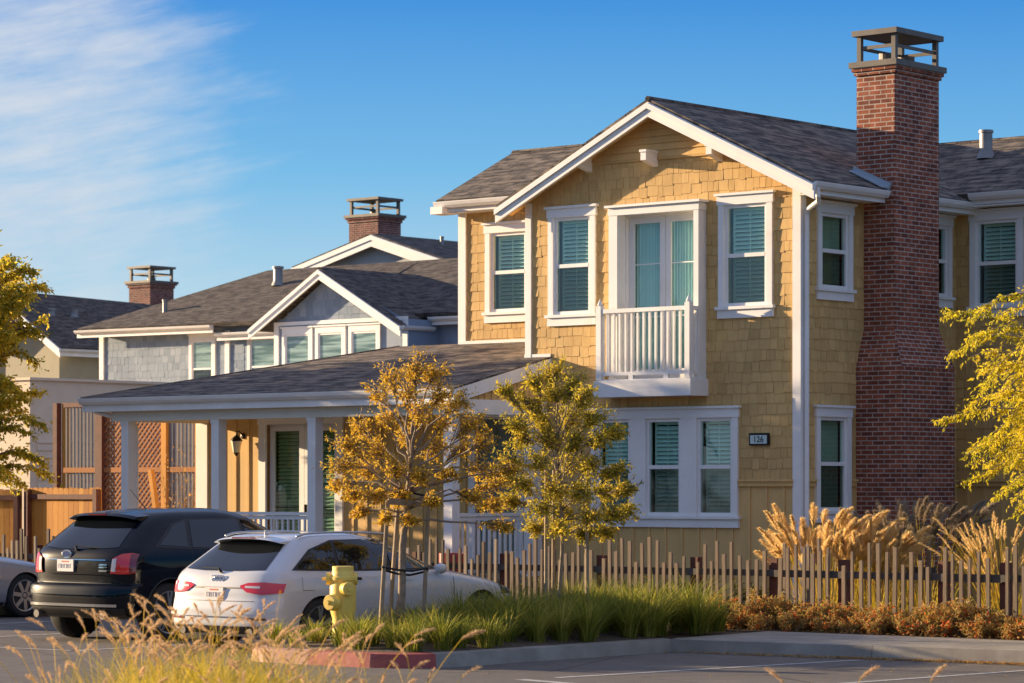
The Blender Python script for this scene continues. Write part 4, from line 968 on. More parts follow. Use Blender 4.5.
# ------------------------------------------------------------------ cars (built at the origin: rear at y=0, nose towards +y, ground z=0)
def pch(xs, ys):
    xs = np.array(xs, float); ys = np.array(ys, float); h = np.diff(xs); d = np.diff(ys)/h; m = np.zeros(len(xs))
    for i in range(1, len(xs)-1):
        if d[i-1]*d[i] > 0: m[i] = 2*d[i-1]*d[i]/(d[i-1]+d[i])
    m[0], m[-1] = d[0], d[-1]
    def f(x):
        x = min(max(x, xs[0]), xs[-1]); i = min(max(int(np.searchsorted(xs, x))-1, 0), len(h)-1)
        t = (x-xs[i])/h[i]
        return (2*t**3-3*t**2+1)*ys[i] + (t**3-2*t**2+t)*h[i]*m[i] + (-2*t**3+3*t**2)*ys[i+1] + (t**3-t**2)*h[i]*m[i+1]
    return f
class CarShape:
    def __init__(s, z, xr, xf, W, Dr, Df, nr=3.4, nf=2.8):
        s.z0, s.z1 = z[0], z[-1]; s.xr = pch(z, xr); s.xf = pch(z, xf); s.W = pch(z, W); s.Dr = pch(z, Dr); s.Df = pch(z, Df); s.nr, s.nf = nr, nf
    def caps(s, z):
        L_ = s.xf(z) - s.xr(z); a, b = s.Dr(z), s.Df(z)
        k = min(1, .49*L_/max(a, b, 1e-6)); return a*k, b*k
    def side(s, x, z):         # half width at (x, z)
        W = s.W(z); a, b = s.caps(z); r, f = s.xr(z), s.xf(z)
        if x < r + a: q = min(1, max(0, (r+a-x)/a)); return W*(1-q**s.nr)**(1/s.nr)
        if x > f - b: q = min(1, max(0, (x-f+b)/b)); return W*(1-q**s.nf)**(1/s.nf)
        return W
    def rear(s, y, z):
        W = s.W(z); a, _ = s.caps(z); q = min(1, abs(y)/W); return s.xr(z) + a*(1-(1-q**s.nr)**(1/s.nr))
    def outline(s, z, n=22, ns=26):
        W = s.W(z); a, b = s.caps(z); r, f = s.xr(z), s.xf(z); P = []
        for i in range(n+1):
            t = math.pi/2*(i/n); c, k = math.cos(t), math.sin(t); P.append((W*k**(2/s.nr), r+a-a*c**(2/s.nr)))
        for i in range(1, ns): P.append((W, r+a+(f-b-r-a)*i/ns))
        for i in range(n+1):
            t = math.pi/2*(1-i/n); c, k = math.cos(t), math.sin(t); P.append((W*k**(2/s.nf), f-b+b*c**(2/s.nf)))
        return P + [(-x, y) for x, y in P[::-1][1:-1]]
    def body(s, par, mat, wheels, wr, nz=90, name='body'):
        mb = MB(); zs = [s.z0 + (s.z1-s.z0)*(i/nz) for i in range(nz)]
        zs = zs[:-2] + [s.z1-.012, s.z1-.006, s.z1-.002, s.z1]; n = None
        for z in zs:
            o = s.outline(z); n = len(o); mb.v += [(x, y, z) for x, y in o]
        for i in range(len(zs)-1):
            for k in range(n):
                a = i*n+k; b = i*n+(k+1) % n; mb.f.append((a, b, b+n, a+n)); mb.m.append(0)
        mb.f.append(tuple(range(n))[::-1]); mb.m.append(1); e = (len(zs)-1)*n; mb.f.append(tuple(range(e, e+n))); mb.m.append(0)
        ob = mb.build(name, [mat, M['black_plastic']], None, smooth=True, auto=40, uv=False)
        for x, y in wheels:
            c = MB(); sx = 1 if x > 0 else -1
            c.lathe([(wr, 0), (wr, .75)], (sx*(abs(x)-.30), y, wr-.035), (sx, 0, 0), 40); cut = c.build('cutter', [M['black_plastic']], None, uv=False)
            md = ob.modifiers.new('b', 'BOOLEAN'); md.object = cut; md.operation = 'DIFFERENCE'; md.solver = 'EXACT'
            try: md.material_mode = 'TRANSFER'
            except Exception: pass
            bpy.context.view_layer.update(); me = bpy.data.meshes.new_from_object(ob.evaluated_get(bpy.context.evaluated_depsgraph_get()))
            ob.modifiers.clear(); ob.data = me; bpy.data.objects.remove(cut)
        ob.data.polygons.foreach_set('use_smooth', [True]*len(ob.data.polygons)); ob.data.set_sharp_from_angle(angle=math.radians(40))
        ob.parent = par; WLOC[ob.name] = Vector((0,0,0)); return ob
    # panels lying on the body
    def side_panel(s, par, name, mat, xs, lo, hi, off=.004, sgn=(1,-1), nv=10, sub=6):
        """strip between the curves lo and hi given at stations xs (each lo/hi: list of (x, z) pairs)"""
        obs = []
        for sg in sgn:
            mb = MB(); rows = []
            m = len(lo)
            for i in range(m-1):
                for k in range(sub + (1 if i == m-2 else 0)):
                    t = k/sub; a = [lo[i][j]*(1-t)+lo[i+1][j]*t for j in (0,1)]; b = [hi[i][j]*(1-t)+hi[i+1][j]*t for j in (0,1)]; rows.append((a, b))
            for a, b in rows:
                for j in range(nv+1):
                    t = j/nv; x, z = a[0]*(1-t)+b[0]*t, a[1]*(1-t)+b[1]*t
                    y = s.side(x, z); dz = (s.side(x, z+.01)-s.side(x, z-.01))/.02; dx = (s.side(x+.01, z)-s.side(x-.01, z))/.02
                    nn = Vector((1, -dx, -dz)).normalized(); mb.v.append((sg*(y+nn.x*off), x+nn.y*off, z+nn.z*off))
            w = nv+1
            for i in range(len(rows)-1):
                for j in range(nv):
                    f = (i*w+j, (i+1)*w+j, (i+1)*w+j+1, i*w+j+1); mb.f.append(f if sg > 0 else f[::-1]); mb.m.append(0)
            obs.append(mb.build(name, mat, par, smooth=True, uv=False, fixn=False))
        return obs
    def rear_panel(s, par, name, mat, lo, hi, off=.004, nv=8, sub=8, rec=None):
        mb = MB(); rows = []; m = len(lo)
        for i in range(m-1):
            for k in range(sub + (1 if i == m-2 else 0)):
                t = k/sub; rows.append(([lo[i][j]*(1-t)+lo[i+1][j]*t for j in (0,1)], [hi[i][j]*(1-t)+hi[i+1][j]*t for j in (0,1)]))
        for a, b in rows:
            for j in range(nv+1):
                t = j/nv; y, z = a[0]*(1-t)+b[0]*t, a[1]*(1-t)+b[1]*t
                x = s.rear(y, z); dz = (s.rear(y, z+.01)-s.rear(y, z-.01))/.02; dy = (s.rear(y+.005, z)-s.rear(y-.005, z))/.01
                nn = Vector((dy, -1, dz)).normalized(); mb.v.append((y+nn.x*off, x+nn.y*off, z+nn.z*off))
        w = nv+1
        for i in range(len(rows)-1):
            for j in range(nv): mb.f.append((i*w+j, (i+1)*w+j, (i+1)*w+j+1, i*w+j+1)); mb.m.append(0)
        return mb.build(name, mat, par, smooth=True, uv=False, fixn=False)

def wheel(par, x, y, r, w=.225, rim=.245, spokes=5, double=True):
    sg = 1 if x > 0 else -1; t = MB(); c = Vector((x, y, r)); ax = (sg, 0, 0)
    t.lathe([(rim,-w/2),(r-.03,-w/2),(r-.008,-w/2+.02),(r,-w/2+.05),(r,w/2-.05),(r-.008,w/2-.02),(r-.03,w/2),(rim+.01,w/2+.002),(rim,w/2-.01)], c, ax, 40)
    ty = t.build('wheel', M['rubber'], par, smooth=True, auto=35, uv=False)
    t = MB(); o = c
    # rim barrel as an open ring
    n = 40
    for (r0, h0, r1, h1) in ((rim+.004, w/2-.005, rim-.02, w/2-.012), (rim-.02, w/2-.012, rim-.03, -w/2+.03)):
        for k in range(n):
            a0, a1 = 2*math.pi*k/n, 2*math.pi*(k+1)/n
            P = lambda rr, hh, a: (c.x+sg*hh, c.y+rr*math.cos(a), c.z+rr*math.sin(a))
            t.poly([P(r0,h0,a0), P(r0,h0,a1), P(r1,h1,a1), P(r1,h1,a0)])
    for k in range(spokes):
        a = 2*math.pi*k/spokes + .3
        for da in ((-.13,.13) if double else (0,)):
            p = c + Vector((sg*(w/2-.025), .05*math.cos(a), .05*math.sin(a))); q = c + Vector((sg*(w/2-.02), (rim-.015)*math.cos(a+da), (rim-.015)*math.sin(a+da)))
            t.bar(p, q, .03 if double else .06, .035, up=(1,0,0))
    t.lathe([(.06,w/2-.045),(.06,w/2-.02),(.03,w/2-.008)], c, ax, 16)
    t.build('rim', M['alloy'], ty, uv=False)
    t = MB(); t.lathe([(rim-.04,-w/2+.02),(rim-.04,-w/2+.035)], c, ax, 24); t.lathe([(.16,.02),(.16,.03)], c, ax, 24); t.build('brake_disc', M['black_plastic'], ty, uv=False)

def plate(par, S, y, z, w=.305, h=.152, off=.012):
    x = S.rear(y, z); t = MB(); t.box(y-w/2, y+w/2, x-off-.006, x-off+.02, z-h/2, z+h/2); p_ = t.build('number_plate', M['plate'], par, uv=False)
    t = MB()
    for k in range(7):
        u = y-w/2+.03+k*.036; hh = .055
        if k % 3 == 0: t.box(u, u+.006, x-off-.008, x-off-.006, z-.035, z-.035+hh); t.box(u, u+.024, x-off-.008, x-off-.006, z+.014, z+.02)
        elif k % 3 == 1: t.box(u, u+.024, x-off-.008, x-off-.006, z-.035, z-.028); t.box(u+.018, u+.024, x-off-.008, x-off-.006, z-.028, z+.02); t.box(u, u+.006, x-off-.008, x-off-.006, z-.028, z+.02); t.box(u+.006, u+.018, x-off-.008, x-off-.006, z+.013, z+.02)
        else: t.box(u+.009, u+.016, x-off-.008, x-off-.006, z-.035, z+.02); t.box(u, u+.009, x-off-.008, x-off-.006, z-.005, z+.002)
    t.build('plate_characters', M['plate_ink'], p_, uv=False)
    t = MB(); t.box(y-.07, y+.07, x-off-.008, x-off-.006, z+.042, z+.06); t.build('plate_heading', M['plate_red'], p_, uv=False)
def place(root, X, Y, rz=0):
    root.location = (X, Y, 0); root.rotation_euler = (0, 0, rz)

# --- white estate car
S = CarShape([.20,.26,.36,.50,.60,.66,.72,.80,.88,.94,.99,1.06,1.15,1.24,1.32,1.37,1.40,1.415],
             [.14,.05,.0,.0,.02,.035,.04,.055,.075,.10,.15,.25,.38,.51,.63,.73,.95,1.5],
             [4.52,4.60,4.65,4.65,4.63,4.58,4.45,4.18,3.75,3.42,3.22,3.02,2.80,2.56,2.32,2.12,1.92,1.70],
             [.80,.865,.895,.905,.910,.912,.912,.908,.895,.868,.845,.815,.775,.735,.69,.64,.54,.35],
             [.30,.34,.38,.40,.40,.40,.40,.40,.40,.40,.42,.42,.42,.42,.42,.45,.5,.6],
             [.55,.6,.65,.7,.72,.75,.8,.85,.9,1.0,1.0,.9,.8,.75,.7,.7,.7,.6], nr=3.6, nf=2.5)
Wc = thing('white_estate_car', 'white estate car parked nose-in beside the yellow hydrant', 'car')
WY = (.86, 3.67); S.body(Wc, M['white_paint'], [(sx*.80, y) for sx in (1,-1) for y in WY], .355)
for sx in (1,-1):
    for y in WY: wheel(Wc, sx*.785, y, .325, .225, .23, 5)
S.side_panel(Wc, 'window_trim', M['black_plastic'], None, [(.43,.98),(1.2,.955),(2.2,.945),(3.28,.935)], [(.80,1.22),(1.2,1.325),(2.25,1.335),(2.72,1.22)], .004)
for nm_, lo, hi in (('side_window', [(.50,.995),(1.16,.975)], [(.83,1.205),(1.20,1.305)]), ('side_window', [(1.22,.975),(2.03,.965)], [(1.26,1.31),(2.03,1.32)]), ('side_window', [(2.10,.965),(3.17,.955)], [(2.10,1.318),(2.68,1.205)])):
    S.side_panel(Wc, nm_, M['car_glass'], None, lo, hi, .008)
# door gaps, handles, fuel flap, sill
for pts in ([(1.18,.36),(1.20,.965)], [(2.07,.30),(2.065,.95)], [(3.18,.34),(3.14,.93)]):
    S.side_panel(Wc, 'door_gap', M['black_plastic'], None, [(p[0]-.005,p[1]) for p in pts], [(p[0]+.005,p[1]) for p in pts], .002, sub=14, nv=1)
for x in (1.33, 2.22): S.side_panel(Wc, 'door_handle', M['white_paint'], None, [(x,.83),(x+.2,.825)], [(x,.86),(x+.2,.855)], .03)
S.side_panel(Wc, 'fuel_flap', M['black_plastic'], None, [(.55,.74),(.555,.74)], [(.55,.90),(.555,.90)], .002, sgn=(1,)); S.side_panel(Wc, 'fuel_flap', M['black_plastic'], None, [(.55,.74),(.75,.74)], [(.55,.745),(.75,.745)], .002, sgn=(1,))
S.side_panel(Wc, 'sill_trim', M['black_plastic'], None, [(1.22,.21),(3.28,.21)], [(1.22,.27),(3.28,.27)], .006)
# tailgate
S.rear_panel(Wc, 'rear_window', M['car_glass'], [(-.66,.985),(-.3,.97),(.3,.97),(.66,.985)], [(-.54,1.29),(-.3,1.335),(.3,1.335),(.54,1.29)], .006)
S.rear_panel(Wc, 'tailgate_gap', M['black_plastic'], [(-.62,.615),(.62,.615)], [(-.62,.623),(.62,.623)], .003)
S.rear_panel(Wc, 'tailgate_edge', M['black_plastic'], [(-.44,.765),(.40,.765)], [(-.44,.783),(.40,.783)], .004)
for sg in (-1, 1):
    A = [(sg*.385,.79),(sg*.50,.725),(sg*.72,.70),(sg*.895,.72)]; B_ = [(sg*.395,.805),(sg*.50,.835),(sg*.72,.845),(sg*.895,.825)]
    if sg < 0: A, B_ = A[::-1], B_[::-1]
    tl = S.rear_panel(Wc, 'tail_light', M['tail'], A, B_, .012)
    A = [(sg*.47,.775),(sg*.68,.77)]; B_ = [(sg*.47,.80),(sg*.68,.797)]
    if sg < 0: A, B_ = A[::-1], B_[::-1]
    S.rear_panel(tl, 'light_strip', M['tail_white'], A, B_, .016)
    A = [(sg*.52,.40),(sg*.78,.40)]; B_ = [(sg*.52,.425),(sg*.78,.425)]
    if sg < 0: A, B_ = A[::-1], B_[::-1]
    S.rear_panel(Wc, 'rear_reflector', M['tail_dark'], A, B_, .006)
plate(Wc, S, -.02, .70)
t = MB()
for k in range(4):
    cx = -.075+.05*k; x = S.rear(cx, .885)-.01; pr2 = [(cx+.034*math.cos(a*math.pi/8), x, .885+.034*math.sin(a*math.pi/8)) for a in range(17)]; t.tube(pr2, [.006]*17, 6)
t.build('rear_badge', M['chrome'], Wc, uv=False)
S.rear_panel(Wc, 'bumper_step', M['white_paint'], [(-.86,.44),(.86,.44)], [(-.86,.475),(.86,.475)], .03)
S.rear_panel(Wc, 'lower_bumper', M['black_plastic'], [(-.62,.24),(.62,.24)], [(-.70,.33),(.70,.33)], .01)
for sg in (-1,1):
    t = MB(); t.tube([(sg*.56,.03,.26),(sg*.56,.3,.26)], [.045,.045], 14); t.build('exhaust_tip', M['metal_dark'], Wc, uv=False)
t = MB(); t.tube([(.02,.10,.955),(.0,.08,1.0)], [.02,.014], 8); t.tube([(.0,.085,1.0),(-.32,.115,1.005)], [.009,.006], 6); t.build('rear_wiper', M['black_plastic'], Wc, uv=False)
# spoiler lip, high brake light, roof rails, mirrors, aerial
t = MB(); n_ = 20; rows = []
for i in range(n_+1):
    y = -.56+1.12*i/n_; sag = .05*(abs(y)/.56)**3
    rows.append([(y,.70+sag,1.372-sag),(y,.50+sag*1.3,1.365-sag),(y,.46+sag*1.3,1.345-sag),(y,.60+sag,1.325-sag)])
for i in range(n_):
    for k in range(4): t.poly([rows[i][k], rows[i+1][k], rows[i+1][(k+1)%4], rows[i][(k+1)%4]])
t.poly(rows[0]); t.poly(rows[-1][::-1]); sp = t.build('roof_spoiler', M['white_paint'], Wc, smooth=True, auto=30, uv=False)
t = MB(); t.box(-.19,.19,.468,.49,1.349,1.362); t.build('brake_light', M['tail_dark'], sp, uv=False)
for sg in (-1,1):
    t = MB(); pts = []
    for i in range(13):
        u = i/12; y = .75+1.65*u; pts.append((sg*(.60-.02*u), y, 1.37+.055*math.sin(math.pi*min(1,max(0,u)))**.35-.02*u))
    t.tube(pts, [.014]*13, 8); t.build('roof_rail', M['silver_paint'], Wc, smooth=True, uv=False)
    t = MB(); t.lathe([(.02,-.06),(.055,-.05),(.068,.0),(.055,.06),(.02,.10)], (sg*.955,2.86,.955), (0,1,0), 14); t.bar((sg*.85,2.88,.96),(sg*.95,2.87,.97),.05,.04); t.build('door_mirror', M['white_paint'], Wc, smooth=True, uv=False)
t = MB(); t.lathe([(.03,0),(.025,.02),(.008,.06)], (0,.85,1.385), (0,-.4,1), 8); t.build('roof_aerial', M['white_paint'], Wc, uv=False)
S.side_panel(Wc, 'headlight', M['car_glass'], None, [(4.02,.62),(4.40,.60)], [(4.05,.73),(4.36,.69)], .006)
place(Wc, -1.03, -10.62); Wc.scale = (1, 1.035, 1)

# --- dark suv
S = CarShape([.30,.36,.44,.56,.66,.715,.74,.80,.90,1.0,1.08,1.16,1.26,1.38,1.50,1.58,1.635,1.67,1.69],
             [.20,.06,.0,-.0,.01,.03,.10,.105,.105,.11,.12,.15,.25,.39,.54,.66,.80,1.05,1.6],
             [4.45,4.58,4.66,4.68,4.68,4.67,4.66,4.64,4.58,4.32,3.92,3.66,3.42,3.16,2.90,2.72,2.55,2.36,2.1],
             [.88,.93,.955,.965,.968,.968,.966,.966,.966,.962,.952,.932,.89,.835,.775,.72,.655,.55,.36],
             [.36,.40,.42,.42,.42,.42,.40,.38,.38,.38,.38,.40,.42,.44,.46,.48,.5,.6,.7],
             [.6,.65,.7,.75,.8,.8,.8,.82,.9,1.0,1.05,1.0,.9,.8,.75,.7,.7,.7,.6], nr=3.2, nf=2.6)
Bc = thing('black_suv', 'dark blue-black sport utility car with red tail lights', 'car')
SY = (.86, 3.69); S.body(Bc, M['navy_paint'], [(sx*.84, y) for sx in (1,-1) for y in SY], .415, nz=100)
for sx in (1,-1):
    for y in SY: wheel(Bc, sx*.825, y, .375, .25, .27, 5)
S.side_panel(Bc, 'window_trim', M['black_plastic'], None, [(.62,1.20),(1.2,1.17),(2.3,1.145),(3.55,1.12)], [(1.02,1.49),(1.3,1.555),(2.4,1.56),(3.0,1.43)], .004)
for lo, hi in (([(.72,1.225),(1.20,1.195)], [(1.06,1.475),(1.28,1.53)]), ([(1.28,1.19),(2.22,1.17)], [(1.36,1.535),(2.22,1.542)]), ([(2.30,1.165),(3.42,1.14)], [(2.30,1.542),(2.95,1.415)])):
    S.side_panel(Bc, 'side_window', M['car_glass'], None, lo, hi, .008)
for pts in ([(1.24,.50),(1.26,1.18)], [(2.26,.42),(2.25,1.15)], [(3.40,.45),(3.38,1.12)]):
    S.side_panel(Bc, 'door_gap', M['black_plastic'], None, [(p[0]-.005,p[1]) for p in pts], [(p[0]+.005,p[1]) for p in pts], .002, sub=14, nv=1)
for x in (1.36, 2.28): S.side_panel(Bc, 'door_handle', M['navy_paint'], None, [(x,1.0),(x+.2,.995)], [(x,1.035),(x+.2,1.03)], .03)
S.rear_panel(Bc, 'rear_window', M['car_glass'], [(-.68,1.20),(-.3,1.175),(.3,1.175),(.68,1.20)], [(-.59,1.53),(-.3,1.56),(.3,1.56),(.59,1.53)], .006)
S.rear_panel(Bc, 'tailgate_gap', M['black_plastic'], [(-.80,.742),(.80,.742)], [(-.80,.752),(.80,.752)], .004)
S.rear_panel(Bc, 'number_plate_recess', M['navy_paint'], [(-.50,.86),(.50,.86)], [(-.50,.875),(.50,.875)], .02)
S.rear_panel(Bc, 'tailgate_trim', M['chrome'], [(-.55,1.035),(.55,1.035)], [(-.55,1.045),(.55,1.045)], .012)
for sg in (-1, 1):
    def srt(A, B2): return (A, B2) if sg > 0 else (A[::-1], B2[::-1])
    A, B_ = srt([(sg*.64,.875),(sg*.78,.865),(sg*.88,.87),(sg*.928,.885)], [(sg*.665,1.06),(sg*.78,1.115),(sg*.88,1.125),(sg*.928,1.11)])
    tl = S.rear_panel(Bc, 'tail_light', M['tail'], A, B_, .02, sub=12)
    A, B_ = srt([(sg*.65,.90),(sg*.715,.895)], [(sg*.665,1.05),(sg*.725,1.065)]); S.rear_panel(tl, 'reversing_light', M['tail_white'], A, B_, .025)
    A, B_ = srt([(sg*.875,.88),(sg*.928,.89)], [(sg*.875,1.115),(sg*.928,1.105)]); S.rear_panel(tl, 'side_lens', M['tail_dark'], A, B_, .024)
for z, h in ((.99,.018),(.958,.018),(.915,.022)): S.rear_panel(Bc, 'model_badge', M['chrome'], [(.44,z-h),(.575,z-h)], [(.45,z),(.58,z)], .012)
plate(Bc, S, -.17, .965)
t = MB(); bx_ = S.rear(-.17, 1.105); t.lathe([(.001,.0),(.06,.004),(.066,.0),(.066,-.02)], (0,0,0), (0,-1,0), 24); 
t.v = [(x*1.45-.17, y+bx_-.012, z*.82+1.11) for x, y, z in t.v]; eb = t.build('oval_badge', M['chrome'], Bc, smooth=True, auto=30, uv=False)
t = MB(); t.lathe([(.001,.0),(.05,.0),(.05,-.004)], (0,0,0), (0,-1,0), 24); t.v = [(x*1.5-.17, y+bx_-.018, z*.72+1.11) for x, y, z in t.v]; t.build('badge_field', simple('badge_blue', (.03,.06,.18), .2, 0, 1.), eb, uv=False)
# bumper: step, bright strip, dark lower skirt, exhausts
S.rear_panel(Bc, 'bumper_step', M['navy_paint'], [(-.94,.60),(.94,.60)], [(-.93,.70),(.93,.70)], .028, sub=20)
S.rear_panel(Bc, 'bumper_strip', M['chrome'], [(-.80,.455),(.80,.455)], [(-.80,.49),(.80,.49)], .03, sub=20)
S.rear_panel(Bc, 'lower_bumper', M['black_plastic'], [(-.84,.31),(.84,.31)], [(-.88,.44),(.88,.44)], .012, sub=20)
for sg in (-1,1):
    t = MB(); t.tube([(sg*.62,-.0,.345),(sg*.62,.3,.345)], [.05,.05], 14); t.build('exhaust_tip', M['metal_dark'], Bc, uv=False)
t = MB(); t.tube([(.0,.14,1.165),(-.02,.13,1.215)], [.022,.015], 8); t.tube([(-.02,.135,1.215),(.40,.175,1.19)], [.010,.007], 6); t.build('rear_wiper', M['black_plastic'], Bc, uv=False)
t = MB(); rows = []
for i in range(n_+1):
    y = -.62+1.24*i/n_; sag = .05*(abs(y)/.62)**3
    rows.append([(y,.86+sag,1.65-sag),(y,.53+sag*1.5,1.632-sag),(y,.475+sag*1.5,1.60-sag),(y,.66+sag,1.575-sag)])
for i in range(n_):
    for k in range(4): t.poly([rows[i][k], rows[i+1][k], rows[i+1][(k+1)%4], rows[i][(k+1)%4]])
t.poly(rows[0]); t.poly(rows[-1][::-1]); sp = t.build('roof_spoiler', M['navy_paint'], Bc, smooth=True, auto=30, uv=False)
t = MB(); t.box(-.16,.16,.482,.51,1.602,1.618); t.build('brake_light', M['tail_dark'], sp, uv=False)
for sg in (-1,1):
    t = MB(); t.lathe([(.02,-.08),(.09,-.06),(.105,.0),(.09,.06),(.03,.09)], (sg*1.05,3.2,1.17), (0,1,0), 14); t.bar((sg*.9,3.22,1.13),(sg*1.0,3.21,1.15),.06,.04); t.build('door_mirror', M['navy_paint'], Bc, smooth=True, uv=False)
t = MB(); t.tube([(.0,1.35,1.66),(.0,1.05,1.93)], [.007,.003], 6); t.build('roof_aerial', M['black_plastic'], Bc, uv=False)
# arch trim
for sg in (1,):
    for y0 in SY:
        t = MB(); pts = []
        for k in range(21):
            a = math.pi*(k/20)*1.12-.19; px, pz_ = y0+.425*math.cos(a), .38+.425*math.sin(a); pts.append((sg*(S.side(px, max(pz_,.31))+.004), px, pz_))
        t.tube(pts, [.012]*21, 6); t.build('arch_trim', M['black_plastic'], Bc, smooth=True, uv=False)
place(Bc, -4.30, -10.0)

# --- silver saloon at the left edge (only its nose shows)
S = CarShape([.18,.26,.38,.52,.62,.68,.74,.82,.90,.96,1.04,1.14,1.24,1.33,1.40,1.43,1.445],
             [.2,.06,.0,.0,.0,.02,.04,.06,.10,.30,.75,.95,1.15,1.4,1.65,1.85,2.1],
             [4.62,4.72,4.78,4.78,4.75,4.70,4.60,4.30,3.85,3.50,3.20,2.98,2.76,2.55,2.36,2.25,2.15],
             [.80,.87,.90,.91,.915,.915,.915,.908,.895,.875,.83,.785,.74,.69,.62,.52,.35],
             [.4,.45,.5,.5,.5,.5,.5,.5,.5,.5,.5,.5,.5,.5,.5,.5,.5],
             [.6,.65,.7,.75,.78,.8,.85,.9,1.0,1.05,1.0,.9,.8,.75,.7,.7,.5], nr=3., nf=2.5)
Sc = thing('silver_saloon_car', 'silver saloon car cut off by the left edge of the view', 'car')
PYs = (.95, 3.78); S.body(Sc, M['silver_paint'], [(sx*.80, y) for sx in (1,-1) for y in PYs], .36)
for sx in (1,-1):
    for y in PYs: wheel(Sc, sx*.79, y, .33, .22, .235, 7, False)
S.side_panel(Sc, 'side_window', M['car_glass'], None, [(1.0,.985),(2.2,.965),(3.2,.955)], [(1.35,1.30),(2.2,1.35),(2.68,1.20)], .006)
for pts in ([(2.15,.30),(2.13,.95)], [(3.27,.34),(3.22,.93)]): S.side_panel(Sc, 'door_gap', M['black_plastic'], None, [(p[0]-.005,p[1]) for p in pts], [(p[0]+.005,p[1]) for p in pts], .002, sub=14, nv=1)
S.side_panel(Sc, 'side_moulding', M['chrome'], None, [(1.2,.60),(3.3,.60)], [(1.2,.615),(3.3,.615)], .006); S.side_panel(Sc, 'sill_trim', M['black_plastic'], None, [(1.32,.19),(3.4,.19)], [(1.32,.24),(3.4,.24)], .006)
S.side_panel(Sc, 'headlight', M['car_glass'], None, [(4.12,.60),(4.5,.58)], [(4.15,.74),(4.44,.68)], .006)
for sg in (-1,1):
    t = MB(); t.lathe([(.02,-.07),(.075,-.05),(.09,.0),(.08,.05),(.03,.08)], (sg*.99,2.95,1.0), (0,1,0), 14); t.bar((sg*.86,2.97,.97),(sg*.95,2.96,.98),.05,.04); t.build('door_mirror', M['black_plastic'], Sc, smooth=True, uv=False)
place(Sc, -11.15, -9.4)

# ------------------------------------------------------------------ fire hydrant
hp = at(343,648,Z=.19)
HX, HYY = 1.32, -10.72
HS = 1.22
q = at(343,600,Y=HYY); HX = q.x
def wide(t): t.v = [(HX+(x-HX)*HS, HYY+(y-HYY)*HS, z) for x, y, z in t.v]
Hd = thing('fire_hydrant', 'yellow fire hydrant with two hose outlets standing in the island grass', 'fire hydrant', (HX, HYY, .19))
t = MB(); z0 = .17
t.lathe([(.15,z0),(.15,z0+.03),(.105,z0+.035),(.10,z0+.06),(.098,z0+.30),(.112,z0+.36),(.122,z0+.42),(.122,z0+.66),(.112,z0+.71),(.115,z0+.73),(.125,z0+.74),(.125,z0+.77),(.112,z0+.785)], (HX,HYY,0), n=28); wide(t)
t.build('barrel', M['hydrant'], Hd, smooth=True, auto=35, uv=False)
t = MB(); t.lathe([(.112,z0+.785),(.108,z0+.80),(.10,z0+.84),(.085,z0+.862),(.02,z0+.87)], (HX,HYY,0), n=28); 
t.lathe([(.10,z0+.79),(.10,z0+.888),(.094,z0+.896)], (HX+.0,HYY,0), n=28); wide(t); t.build('bonnet', M['hydrant'], Hd, smooth=True, auto=35, uv=False)
def outlet(d, z, r, L_, name='outlet'):
    d = Vector(d).normalized(); c = Vector((HX,HYY,z)); t = MB()
    t.lathe([(r*.8,.05),(r*.8,L_*.55),(r*1.08,L_*.58),(r*1.08,L_*.75),(r,L_*.78),(r,L_*.95),(r*.9,L_)], c, d, 20)
    o_2 = t.build(name, M['hydrant'], Hd, smooth=True, auto=35, uv=False)
    t = MB(); t.lathe([(r*.33,L_),(r*.30,L_+.035)], c, d, 5); t.build('cap_nut', M['hydrant'], o_2, uv=False)
vd = Vector((CAM[0]-HX, CAM[1]-HYY, 0)).normalized(); rt = Vector((CR[0], CR[1], 0))
outlet(vd*.85+rt*.25, z0+.645, .075, .235); outlet(vd*.8-rt*.62, z0+.49, .088, .255)
for sg, L_ in ((-1,.19),(1,.165)):
    t = MB(); d = rt*sg; t.lathe([(.062,.05),(.064,L_-.04),(.07,L_-.035),(.07,L_)], (HX,HYY,z0+.755), d, 16); e_ = t.build('side_ear', M['hydrant'], Hd, smooth=True, auto=35, uv=False)
    t = MB(); t.lathe([(.018,L_),(.016,L_+.05)], (HX,HYY,z0+.755), d, 6); t.build('stem', M['black_metal'] if sg > 0 else M['hydrant'], e_, uv=False)
t = MB()
for k in range(8):
    a = k*math.pi/4; t.lathe([(.012,z0+.028),(.012,z0+.05)], (HX+.132*math.cos(a),HYY+.132*math.sin(a),0), n=6)
t.build('flange_bolts', M['hydrant'], Hd, uv=False)

# ------------------------------------------------------------------ vegetation
def unit():
    while True:
        v = Vector((ru(-1,1), ru(-1,1), ru(-1,1)))
        if .05 < v.length < 1: return v.normalized()
def leaf(mb, p, d, up, L, w, fold=.25):
    """pointed leaf: four corners and a folded midrib, from p along d"""
    d = d.normalized(); s = d.cross(up)
    if s.length < .05: s = d.cross(Vector((1,0,.2)))
    s.normalize(); n = s.cross(d)
    a = p; m = p + d*L*.48; e = p + d*L - n*L*.06
    l = m + s*w/2 + n*w*fold; r = m - s*w/2 + n*w*fold
    k = len(mb.v); mb.v += [tuple(a), tuple(l), tuple(e), tuple(r)]; mb.f += [(k,k+1,k+2),(k,k+2,k+3)]; mb.m += [0,0]
def curve(p, q, sag, n=6, jit=.02):
    P = []
    for i in range(n+1):
        t = i/n; c = p.lerp(q, t) + Vector((0,0,sag*4*t*(1-t))); 
        if 0 < i < n: c += unit()*jit
        P.append(c)
    return P
LF = {}
